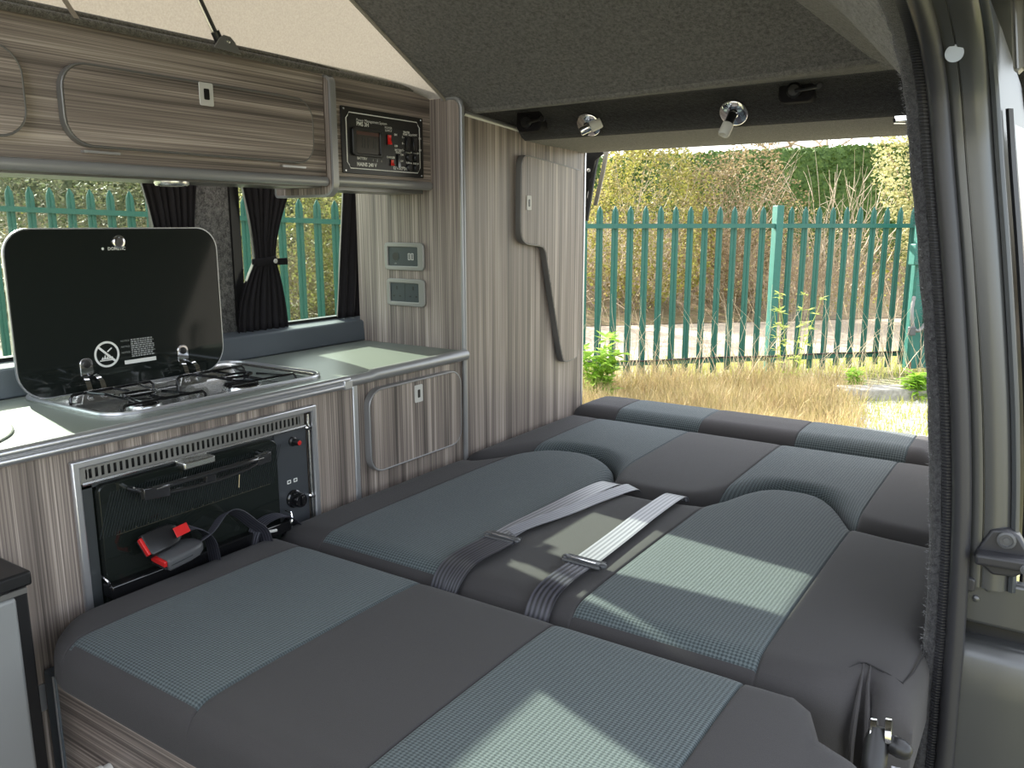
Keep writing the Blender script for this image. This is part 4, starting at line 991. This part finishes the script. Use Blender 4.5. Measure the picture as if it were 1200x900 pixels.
gs = thing('tailgate_strut', 'black tailgate gas strut beside the rear edge of the tall cupboard', 'strut', (.01, .70, 1.0))
MB().tube([(-.004, .735, 1.188), (-.010, .72, 1.12), (-.024, .70, .97)], .009, 10).build('strut_body', M['black_plastic'], gs)
MB().prism([(-.045, 1.02), (-.030, 1.02), (.0, 1.16), (.028, 1.180), (.028, 1.190), (-.045, 1.190)], FY(.72), 0, .01).build('mount', M['black_plastic'], gs, bevel=.002)
MB().lathe((-.020, .707, 1.13), (0, -1, 0), [(.006, 0), (.006, .002), (.003, .004)], 12).build('stud', M['latch_white'], gs)
MB().ribbon([(.016, .76, 1.192), (.004, .76, 1.13), (-.022, .76, 1.02)], (1, 0, 0), .014, .003).build('tailgate_trim', plain('beige_trim', (.36, .33, .27), .6), gs)
# ================================================================== outside
GZ = -.58
def F(t, n, z=0):            # along the fence, away from the van, height
    return V((-2.456+.701*t-.713*n, 5.423+.713*t+.701*n, z))
def fz(t): return .040*max(0, -t-1.5)*1.0
gm, nt, b = mat('rough_ground'); L = nt.links.new
tc = node(nt, 'ShaderNodeTexCoord'); n1 = node(nt, 'ShaderNodeTexNoise', i_Scale=.9, i_Detail=6., i_Roughness=.7); n2 = node(nt, 'ShaderNodeTexNoise', i_Scale=26., i_Detail=5., i_Roughness=.75)
L(tc.outputs['Object'], n1.inputs['Vector']); L(tc.outputs['Object'], n2.inputs['Vector'])
r1 = ramp(nt, [(.42, (.36, .34, .29)), (.56, (.22, .23, .09))]); r2 = ramp(nt, [(.3, (.35, .33, .3)), (.7, (1.25, 1.22, 1.15))]); L(n1.outputs['Fac'], r1.inputs['Fac']); L(n2.outputs['Fac'], r2.inputs['Fac'])
mx = node(nt, 'ShaderNodeMix', data_type='RGBA', blend_type='MULTIPLY'); mx.inputs[0].default_value = 1; L(r1.outputs['Color'], mx.inputs[6]); L(r2.outputs['Color'], mx.inputs[7]); L(mx.outputs[2], b.inputs['Base Color']); b.inputs['Roughness'].default_value = .95
MB().grid([[V((x, y, GZ)) for x in range(-40, 41, 8)] for y in range(-30, 61, 9)], flip=True).build('ground', gm)['kind'] = 'structure'
rm = plain('sandy_road', (.38, .315, .24), .95, var=.12, bscale=20)
MB().grid([[F(t, n, GZ+.012) for n in (1.0, 2.0, 3.2, 4.4)] for t in range(-16, 21, 2)]).build('road', rm)['kind'] = 'structure'
gv = plain('pale_gravel', (.50, .48, .43), .95, bump=.6, bscale=90, var=.45)
MB().grid([[far(px, d, GZ+.008) for d in (4.2, 5.0, 5.8, 6.6, 7.1)] for px in (985, 1030, 1080, 1130, 1190)]).build('gravel_path', gv)['kind'] = 'structure'
kbm = MB()
A, B = far(985, 7.15, GZ), far(1130, 7.2, GZ); dr = (B-A).normalized()
kbm.obox((A+B)/2+V((0, 0, .05)), dr, V((-dr.y, dr.x, 0)), (0, 0, 1), ((B-A).length/2, .12, .06)); ko = kbm.build('kerb', plain('weathered_concrete', (.32, .30, .26), .9, var=.25, bscale=30), bevel=.015); ko['kind'] = 'structure'
# stones of the gravel
st = MB()
for i in range(900):
    p = far(random.uniform(985, 1130), random.uniform(4.3, 7.0), GZ+.01); s = random.uniform(.008, .026)
    st.add([p+V((s*random.uniform(.6, 1)*cos(a), s*random.uniform(.6, 1)*sin(a), 0)) for a in (0, 1.26, 2.5, 3.77, 5.03)]+[p+V((0, 0, s*.7))], [(i_, (i_+1) % 5, 5) for i_ in range(5)])
so = st.build('gravel', leafmat('stone', [(.3, .28, .25), (.62, .6, .56), (.48, .43, .36)], 0, 30.), smooth=False); props(so, 'loose pale gravel on the path right of the dry grass', 'gravel', kind='stuff')
# ---- fence
fe = thing('palisade_fence', 'green steel palisade fence with pointed pales behind the van', 'fence', F(0, 0, GZ))
S_ = .155; U2 = V((.701, .713, 0)); N2 = V((-.713, .701, 0))
def pale(k):
    t = S_*k; z1 = 1.128+fz(t); zb = -.53+fz(t)+.02*sin(k*2.3); m_ = MB(); h = .034
    pr_ = [(-h, .0), (-h*.62, -.012), (-.008, -.010), (0, -.004), (.008, -.010), (h*.62, -.012), (h, 0)]   # W section
    rows = []
    for z in (zb, z1-.095): rows.append([F(t+a, n-.01, z) for a, n in pr_])
    rows.append([F(t+a*.86, n-.01, z1-.05) for a, n in pr_]); rows.append([F(t+a*.16, n*.4-.01, z1) for a, n in pr_])
    m_.grid(rows); bk_ = [[p+N2*.0035 for p in r_] for r_ in rows]; m_.grid(bk_, flip=True)
    m_.build('pale', M['green'], fe, smooth=False)
kpost = 12
for k in range(-46, 25):
    if k != kpost: pale(k)
def rail(za, zb_, k0, k1, n0=-.052, n1=-.012):
    m_ = MB(); a, c_ = S_*k0, S_*k1
    for (ta, tb) in ((a, c_),):
        n = 10
        for i in range(n):
            p, q = ta+(tb-ta)*i/n, ta+(tb-ta)*(i+1)/n
            vs = [F(t, nn, z+fz(t)) for t in (p, q) for nn, z in ((n0, za), (n1, za), (n1, zb_), (n0, zb_))]
            m_.add(vs, [(0, 1, 5, 4), (1, 2, 6, 5), (2, 3, 7, 6), (3, 0, 4, 7)])
    m_.build('rail', M['green'], fe, smooth=False)
for za, zb_ in ((.918, .962), (-.425, -.38)):
    rail(za, zb_, -46, -5); rail(za, zb_, -5, kpost); rail(za, zb_, kpost, 22.4)
for k in (-37, -5.5, kpost):
    t = S_*k; m_ = MB(); z1 = (1.14 if k > 0 else .95)+fz(t)
    m_.obox(F(t, -.02, (z1+GZ)/2), U2, N2, (0, 0, 1), (.038, .05, (z1-GZ)/2)); m_.build('fence_post', M['green_pale'] if k > 0 else M['green'], fe, bevel=.006)
cb = MB().tube([F(-3+i*.35, -.07, -.372+.006*sin(i*1.7)) for i in range(21)], .010, 6).build('cable', M['black_plastic'], org=F(0, -.07, -.37)); props(cb, 'black cable running along the bottom rail of the fence', 'cable')
# ---- gate at the right
gt = thing('fence_gate', 'green steel gate leaf with a broad post at the right end of the fence', 'gate', F(3.55, -.5, GZ))
gp = [far(px, 7.55) for px in (1066, 1082)]
def bar(p, w, dpt, z0, z1, name='gate_bar', mt='green_pale'):
    m_ = MB(); m_.obox((p.x, p.y, (z0+z1)/2), U2, N2, (0, 0, 1), (w, dpt, (z1-z0)/2)); return m_.build(name, M[mt], gt, bevel=.004)
P1 = F(3.26, -.36); bar(P1, .055, .05, -.50, 1.13, 'gate_post'); bar(F(3.39, -.36), .035, .035, -.50, 1.02)
for i in range(7): bar(F(3.56+i*.15, -.36), .03, .012, -.48, 1.12, 'gate_pale', 'green')
for z in (-.30, .02, .62, .92):
    m_ = MB(); m_.obox(F(4.0, -.36, z), U2, N2, (0, 0, 1), (.62, .02, .03)); m_.build('gate_rail', M['green_pale'], gt)
m_ = MB(); m_.obox(F(3.185, -.40, .66), U2, N2, (0, 0, 1), (.055, .05, .105)); m_.build('lock_box', M['green_pale'], gt, bevel=.01)
m_ = MB(); m_.obox(F(3.20, -.452, .645), U2, N2, (0, 0, 1), (.022, .01, .05)); m_.build('lock_cover', M['green'], gt, bevel=.004)
ch = thing('chain', 'dark chain looped round the green gate post', 'chain', F(3.220, -.44, .1))
m_ = MB()
cp_ = smooth_path([F(3.200, -.40, .24), F(3.160, -.44, .10), F(3.175, -.46, -.06), F(3.230, -.47, -.10), F(3.300, -.47, -.03), F(3.360, -.46, .12), F(3.390, -.42, .26)], 5)
m_.tube(cp_, [.016+.004*(i % 2) for i in range(len(cp_))], 8); m_.build('links', M['edge_dark'], ch)
pk = MB().obox(F(3.155, -.47, -.10), U2, N2, (0, 0, 1), (.035, .02, .045)).build('padlock', M['buckle_grey'], bevel=.008, org=F(3.160, -.47, -.1)); props(pk, 'small dark padlock hanging at the low end of the gate chain', 'padlock')
rd = MB().tube([F(3.140, -.52, GZ), F(3.130, -.52, -.40)], .010, 6).build('stake', plain('rusty_iron', (.22, .10, .05), .8), org=F(3.140, -.52, GZ)); props(rd, 'short rusty stake by the foot of the green gate post', 'stake')
# ---- bank, brambles, hedge, bushes
def bankz(n, t): return GZ+.02+max(0, n-4.4)*.30*min(1, .75+.25*sin(t*.5))+.10*sin(t*1.7+n)*min(1, max(0, n-4.6))
bk = MB().grid([[F(t*.8, n*.5+4.2, bankz(n*.5+4.2, t*.8)) for n in range(0, 14)] for t in range(-18, 22)]).build('earth_bank', leafmat('leaf_litter', [(.05, .038, .022), (.20, .145, .09), (.10, .09, .035), (.30, .23, .15)], 0, 7.)); bk['kind'] = 'structure'
twm = leafmat('dry_stems', [(.13, .095, .06), (.36, .28, .185), (.24, .165, .11)], 0, 5.)
twl = leafmat('pale_stems', [(.32, .26, .18), (.55, .46, .34)], 0, 4.)
def twig(m_, p, d, L_, r, droop=.5, wig=.12, segs=5, n=3):
    p = V(p); d = V(d).normalized(); pts = [p]; st_ = L_/segs
    for i in range(segs):
        d = (d+V((random.uniform(-1, 1), random.uniform(-1, 1), random.uniform(-1, .6)))*wig+V((0, 0, -droop*.18))).normalized(); p = p+d*st_; pts.append(p)
    m_.tube(pts, [r*(1-.75*i/segs) for i in range(segs+1)], n, cap=False); return pts
random.seed(11)
br = MB()
for i in range(2600):
    t = random.uniform(-12, 9); n = random.uniform(4.7, 8.5); p = F(t, n, bankz(n, t))
    twig(br, p, (random.uniform(-.7, .7), random.uniform(-.7, .7), random.uniform(.5, 1.4)), random.uniform(.5, 1.5), random.uniform(.004, .009), random.uniform(.2, 1.3), .22)
o = br.build('brambles', twm, smooth=False); props(o, 'tangle of dry brown brambles on the bank beyond the fence', 'brambles', kind='stuff')
lv = MB()
def leaf(m_, p, s, up=.3):
    a = random.uniform(0, 2*pi); d = V((cos(a), sin(a), random.uniform(-.7, .7))).normalized(); q = d.cross(V((random.uniform(-1, 1), random.uniform(-1, 1), random.uniform(-.2, 1)))).normalized()
    m_.add([p, p+d*s*.5+q*s*.34, p+d*s, p+d*s*.5-q*s*.34], [(0, 1, 2, 3)])
for i in range(5200):
    t = random.uniform(-12, 9); n = random.uniform(4.6, 8.0); h = random.uniform(0, .9)**1.5; leaf(lv, F(t, n, bankz(n, t)+h), random.uniform(.035, .09))
o = lv.build('bramble_leaves', leafmat('bramble_leaf', [(.10, .12, .03), (.30, .30, .05), (.34, .25, .12), (.20, .15, .08)], .3, 5.), smooth=False); props(o, 'scattered green and brown leaves among the brambles on the bank', 'leaves', kind='stuff')
def bush(name, label, cat, c, rad, nl, size, cols, twigs, twr=.008, fill=.75, group=None, tmat=None, scale=6., tl=(.6, 1.4)):
    c = V(c); e = thing(name, label, cat, (c.x, c.y, c.z-rad[2]), group)
    m_ = MB(); 
    for i in range(int(nl*1.7)):
        while True:
            u = V((random.uniform(-1, 1), random.uniform(-1, 1), random.uniform(-1, 1)))
            if u.length < 1: break
        u = u.normalized()*(u.length**(1-fill)); w_ = 1+.22*sin(5*u.x+c.x)*cos(4.3*u.z+c.y)+.12*sin(9*u.y+3*u.z)
        leaf(m_, c+V((u.x*rad[0]*w_, u.y*rad[1]*w_, u.z*rad[2]*w_)), size*random.uniform(.35, .95))
    if nl: m_.build('foliage', leafmat(name+'_leaf', cols, .4, scale), e, smooth=False)
    m_ = MB()
    for i in range(twigs):
        p = V((c.x+random.uniform(-.5, .5)*rad[0], c.y+random.uniform(-.5, .5)*rad[1], c.z-rad[2]*random.uniform(.3, 1)))
        pts = twig(m_, p, (random.uniform(-.6, .6), random.uniform(-.6, .6), 1.3), rad[2]*random.uniform(*tl), twr*random.uniform(.6, 1.2), .05, .13, 6)
        for k in range(2):
            j = random.choice(pts[2:-1]); twig(m_, j, (random.uniform(-1, 1), random.uniform(-1, 1), random.uniform(.3, 1.2)), rad[2]*random.uniform(.2, .5), twr*.5, .1, .15, 4)
    if twigs: m_.build('stems', tmat or twm, e, smooth=False)
    return e
YG = [(.10, .12, .025), (.34, .34, .07), (.24, .20, .09), (.46, .43, .17)]
bush('bush', 'tall yellow-green bush beyond the fence at the left of the rear opening', 'bush', far(752, 13.6, 1.05), (1.05, .9, 1.45), 9000, .075, YG, 70, tmat=twl)
bush('bush', 'brown and olive thicket beyond the fence right of the yellow-green bush', 'bush', far(850, 13.9, .95), (.95, .9, 1.35), 5200, .07, [(.09, .10, .03), (.26, .22, .11), (.19, .13, .08), (.33, .32, .11)], 150)
bush('bare_shrub', 'bare pale-stemmed shrub in front of the clipped hedge', 'shrub', far(975, 13.2, .75), (.85, .6, 1.25), 0, .05, YG, 46, .012, tmat=twl, tl=(1.1, 1.75))
bush('bare_shrub', 'low reddish bare thicket between the brown thicket and the evergreen tree', 'shrub', far(930, 12.6, .35), (1.4, .6, .75), 900, .06, [(.25, .25, .07), (.4, .36, .14), (.3, .22, .14), (.3, .3, .1)], 130, .007)
bush('evergreen_tree', 'pale-leaved evergreen tree at the right, half behind the door pillar', 'tree', far(1135, 12.2, 1.95), (1.30, 1.0, 2.5), 15000, .09, [(.06, .08, .015), (.32, .32, .12), (.52, .49, .27), (.18, .21, .05)], 16, .03, fill=.8, scale=9.)
for px, d_, h, w_, cols, lab in ((40, 12.2, .55, 1.5, [(.045, .06, .022), (.11, .13, .055), (.17, .16, .10), (.08, .09, .035)], 'dull green bush seen through the window above the hob lid'),
    (190, 12.8, .5, 1.2, [(.05, .065, .022), (.12, .135, .055), (.19, .17, .11), (.08, .09, .035)], 'dull green bush behind the curtain at the left window'),
    (345, 12.3, .45, .9, [(.14, .16, .03), (.32, .32, .09), (.26, .22, .12), (.42, .39, .17)], 'yellow-green bush seen through the small window right of the gathered curtain'),
    (430, 12.6, .5, .9, [(.14, .16, .03), (.32, .32, .09), (.26, .22, .12), (.38, .35, .15)], 'yellow-green bush behind the straight curtain'),
    (560, 13.2, .6, 1.3, [(.2, .22, .06), (.40, .38, .12), (.3, .22, .14), (.4, .36, .16)], 'olive bush beyond the fence behind the tall cupboard')):
    bush('bush', lab, 'bush', far(px, d_, h), (w_, .9, 1.6 if px < 300 else 1.25), 5200, .085, cols, 40)
# clipped hedge
hm = leafmat('hedge_leaf', [(.03, .065, .014), (.07, .13, .026), (.14, .21, .05)], .15, 14.)
A, B = far(600, 19.5, 0), far(1075, 18.5, 0); dr = (B-A).normalized(); nr = V((-dr.y, dr.x, 0)); Lh = (B-A).length; hd = MB()
def hz(s): return 2.36+.34*s
rows = []
for i in range(61):
    s = i/60; p = A+dr*(Lh*s); j = lambda: random.uniform(-.05, .05)
    rows.append([p+nr*(0+j())+V((0, 0, -.58)), p+nr*(-.05+j())+V((0, 0, .5)), p+nr*(-.05+j())+V((0, 0, 1.3)), p+nr*(-.02+j())+V((0, 0, hz(s)-.25)), p+nr*(.05+j())+V((0, 0, hz(s)+j()*.5)), p+nr*(.6+j())+V((0, 0, hz(s)+.03+j()*.5)), p+nr*(1.2+j())+V((0, 0, hz(s)+j()*.5)), p+nr*1.3+V((0, 0, -.58))])
hd.grid(rows, flip=True)
for i in range(9000):
    s = random.random(); p = A+dr*(Lh*s); 
    if random.random() < .3: q = p+nr*random.uniform(0, 1.2)+V((0, 0, hz(s)+.01))
    else: q = p+nr*random.uniform(-.1, .02)+V((0, 0, random.uniform(.3, hz(s))))
    leaf(hd, q, random.uniform(.05, .12))
props(hd.build('clipped_hedge', hm, smooth=False), 'dark green clipped hedge standing behind the bare shrub', 'hedge')
h2 = MB(); A2, B2 = far(-330, 17, 0), far(520, 17.5, 0); d2 = (B2-A2).normalized(); n2_ = V((-d2.y, d2.x, 0)); L2 = (B2-A2).length
def h2z(s): return 2.5+.25*sin(s*17)+.15*sin(s*41)
rows = []
for i in range(81):
    s = i/80; p = A2+d2*(L2*s); j = lambda: random.uniform(-.12, .12)
    rows.append([p+n2_*(-.2+j())+V((0, 0, -.58)), p+n2_*(-.2+j())+V((0, 0, .6)), p+n2_*(-.15+j())+V((0, 0, 1.5)), p+n2_*(j())+V((0, 0, h2z(s)-.3)), p+n2_*(.3+j())+V((0, 0, h2z(s)+j())), p+n2_*(1.2+j())+V((0, 0, h2z(s)+j())), p+n2_*1.4+V((0, 0, -.58))])
h2.grid(rows, flip=True)
for i in range(9000):
    s = random.random(); leaf(h2, A2+d2*(L2*s)+n2_*random.uniform(-.45, 0)+V((0, 0, random.uniform(-.2, h2z(s)+.05))), random.uniform(.08, .17))
props(h2.build('wild_hedge', leafmat('wild_hedge_leaf', [(.03, .04, .015), (.10, .12, .045), (.20, .19, .10), (.07, .08, .03)], .2, 5.), smooth=False), 'dull wild hedge behind the bushes seen through the side windows', 'hedge')
# bare trees behind the hedge
for px, d_, hh, lab in ((900, 24, 3.7, 'bare grey tree behind the hedge, left of the forked one'), (957, 23, 4.0, 'bare forked tree rising behind the hedge, under the header')):
    p = far(px, d_, GZ); e = thing('bare_tree', lab, 'tree', p); m_ = MB()
    pts = twig(m_, p, (random.uniform(-.08, .08), 0, 1), hh, .09, 0, .05, 7, 7); m_.build('trunk', twm, e)
    m_ = MB()
    for i in range(16):
        j = random.choice(pts[4:]); b_ = twig(m_, j, (random.uniform(-1, 1), random.uniform(-1, 1), random.uniform(0, .9)), random.uniform(.8, 1.7), .035, .1, .25, 6, 4)
        for k in range(3): twig(m_, random.choice(b_[2:]), (random.uniform(-1, 1), random.uniform(-1, 1), random.uniform(-.2, 1)), random.uniform(.3, .8), .014, .1, .25, 4)
    m_.build('branches', twm, e)
# dry grass
random.seed(5)
def blade(m_, p, h, w_, lean):
    a = random.uniform(0, 2*pi); s = V((cos(a), sin(a), 0))*w_; l = V((random.uniform(-1, 1), random.uniform(-1, 1), 0))*lean*h
    m_.add([p-s, p+s, p+l*.35+V((0, 0, h*.6))+s*.6, p+l*.35+V((0, 0, h*.6))-s*.6, p+l+V((0, 0, h))], [(0, 1, 2, 3), (3, 2, 4)])
g1 = MB()
for i in range(21000):
    px = random.uniform(640, 1020); d_ = random.uniform(5.0, 7.75)
    if px > 960 and random.random() < (px-960)/70: continue
    p = far(px, d_, GZ); cl_ = .5+.5*sin(p.x*5.1)*cos(p.y*4.3)
    blade(g1, p, random.uniform(.10, .34)*(.6+.6*cl_), random.uniform(.0018, .0042), random.uniform(.15, .8))
props(g1.build('dry_grass', leafmat('straw', [(.22, .155, .07), (.50, .38, .21), (.36, .31, .12), (.62, .50, .31)], .3, 9.), smooth=False), 'tall dry straw-coloured grass between the van and the fence', 'grass', kind='stuff')
g2 = MB()
for i in range(6000):
    t = random.uniform(-2.5, 6); n = random.uniform(-.5, .95); blade(g2, F(t, n, GZ), random.uniform(.04, .16), .004, .4)
for i in range(2500): blade(g2, far(random.uniform(985, 1140), random.uniform(4.6, 7.6), GZ), random.uniform(.03, .10), .004, .5)
props(g2.build('green_grass', leafmat('grass_blade', [(.24, .30, .05), (.50, .52, .12), (.62, .55, .25)], .35, 3.), smooth=False), 'short yellow-green grass at the foot of the fence and gate', 'grass', kind='stuff')
ds = MB()
for i in range(240):
    t = random.uniform(-1.2, 3.4); n = random.uniform(-.9, -.06); twig(ds, F(t, n, GZ), (random.uniform(-.5, .5), random.uniform(-.4, .4), 1.2), random.uniform(.4, 1.0), .0035, .3, .14, 5)
props(ds.build('dead_stalks', leafmat('dead_stalk', [(.50, .40, .26), (.72, .6, .42)], .1, 3.), smooth=False), 'thin dead weed stalks leaning against the fence pales', 'stalks', kind='stuff')
def weed(label, p, h, nst, lf, cols):
    e = thing('weed', label, 'plant', p); s_ = MB(); l_ = MB()
    for i in range(nst):
        pts = twig(s_, p+V((random.uniform(-.06, .06), random.uniform(-.06, .06), 0)), (random.uniform(-.35, .35), random.uniform(-.35, .35), 1.3), h*random.uniform(.7, 1.1), .006, 0, .08, 6)
        for q in pts[1:]:
            for k in range(5):
                a = random.uniform(0, 2*pi); d = V((cos(a), sin(a), random.uniform(-.1, .7))).normalized(); sd = d.cross(V((0, 0, 1))).normalized(); s = lf*random.uniform(.6, 1.2)
                l_.add([q, q+d*s*.4+sd*s*.2, q+d*s+V((0, 0, -s*.15)), q+d*s*.4-sd*s*.2], [(0, 1, 2, 3)])
    wm = leafmat('weed_leaf', cols, .4, 8.); s_.build('stems', wm, e, smooth=False); l_.build('leaves', wm, e, smooth=False)
GR = [(.16, .36, .03), (.34, .55, .07), (.5, .62, .14)]
weed('bright green leafy weed at the fence foot, next to the tall cupboard edge', far(703, 6.9, GZ), .55, 16, .13, GR)
weed('slim green weed climbing beside the thick fence post', far(921, 7.6, GZ), .85, 6, .09, [(.3, .42, .08), (.5, .58, .16), (.6, .6, .25)])
weed('low green dock plant by the foot of the green gate', far(1078, 7.1, GZ+.02), .22, 8, .12, GR)
weed('small green weed in the dry grass before the right-hand pales', far(1002, 7.4, GZ), .22, 6, .09, GR)

# ================================================================== light
wd = bpy.data.worlds.new('sky'); SC.world = wd; wd.use_nodes = True; nt = wd.node_tree
sk_ = nt.nodes.new('ShaderNodeTexSky'); sk_.sky_type = 'NISHITA'; sk_.sun_disc = False; sk_.sun_elevation = radians(32)
SUN = V((.977, -.213, 0)).normalized()*cos(radians(28.1))+V((0, 0, -sin(radians(28.1))))
sk_.sun_rotation = atan2(-SUN.x, -SUN.y); sk_.dust_density = 2.5; sk_.air_density = 1.0; sk_.ozone_density = 1.0
hz_ = node(nt, 'ShaderNodeMix', data_type='RGBA'); hz_.inputs[0].default_value = .6; hz_.inputs[7].default_value = (3.4, 3.3, 3.1, 1)
nt.links.new(sk_.outputs[0], hz_.inputs[6]); nt.links.new(hz_.outputs[2], nt.nodes['Background'].inputs[0]); nt.nodes['Background'].inputs[1].default_value = SKY_STRENGTH
sl = bpy.data.lights.new('sun', 'SUN'); sl.energy = SUN_STRENGTH; sl.angle = radians(.6); sl.color = (1, .94, .84)
so = bpy.data.objects.new('sun', sl); COL.objects.link(so); so.rotation_euler = SUN.to_track_quat('-Z', 'Y').to_euler()
vs = SC.view_settings; SC.display_settings.display_device = 'sRGB'; vs.view_transform = 'Standard'; vs.look = 'None'; vs.gamma = 1; vs.exposure = EXPOSURE; vs.use_curve_mapping = False
cy_ = SC.cycles
cy_.use_denoising = True; cy_.max_bounces = 10; cy_.diffuse_bounces = 5; cy_.glossy_bounces = 4; cy_.transparent_max_bounces = 12; cy_.sample_clamp_indirect = 6
for o in list(bpy.data.objects):
    if 'kind' in o and o['kind'] == 'structure' and o.parent is None and o.type == 'EMPTY':
        for k_ in ('label', 'category'):
            if k_ in o and not o[k_]: del o[k_]
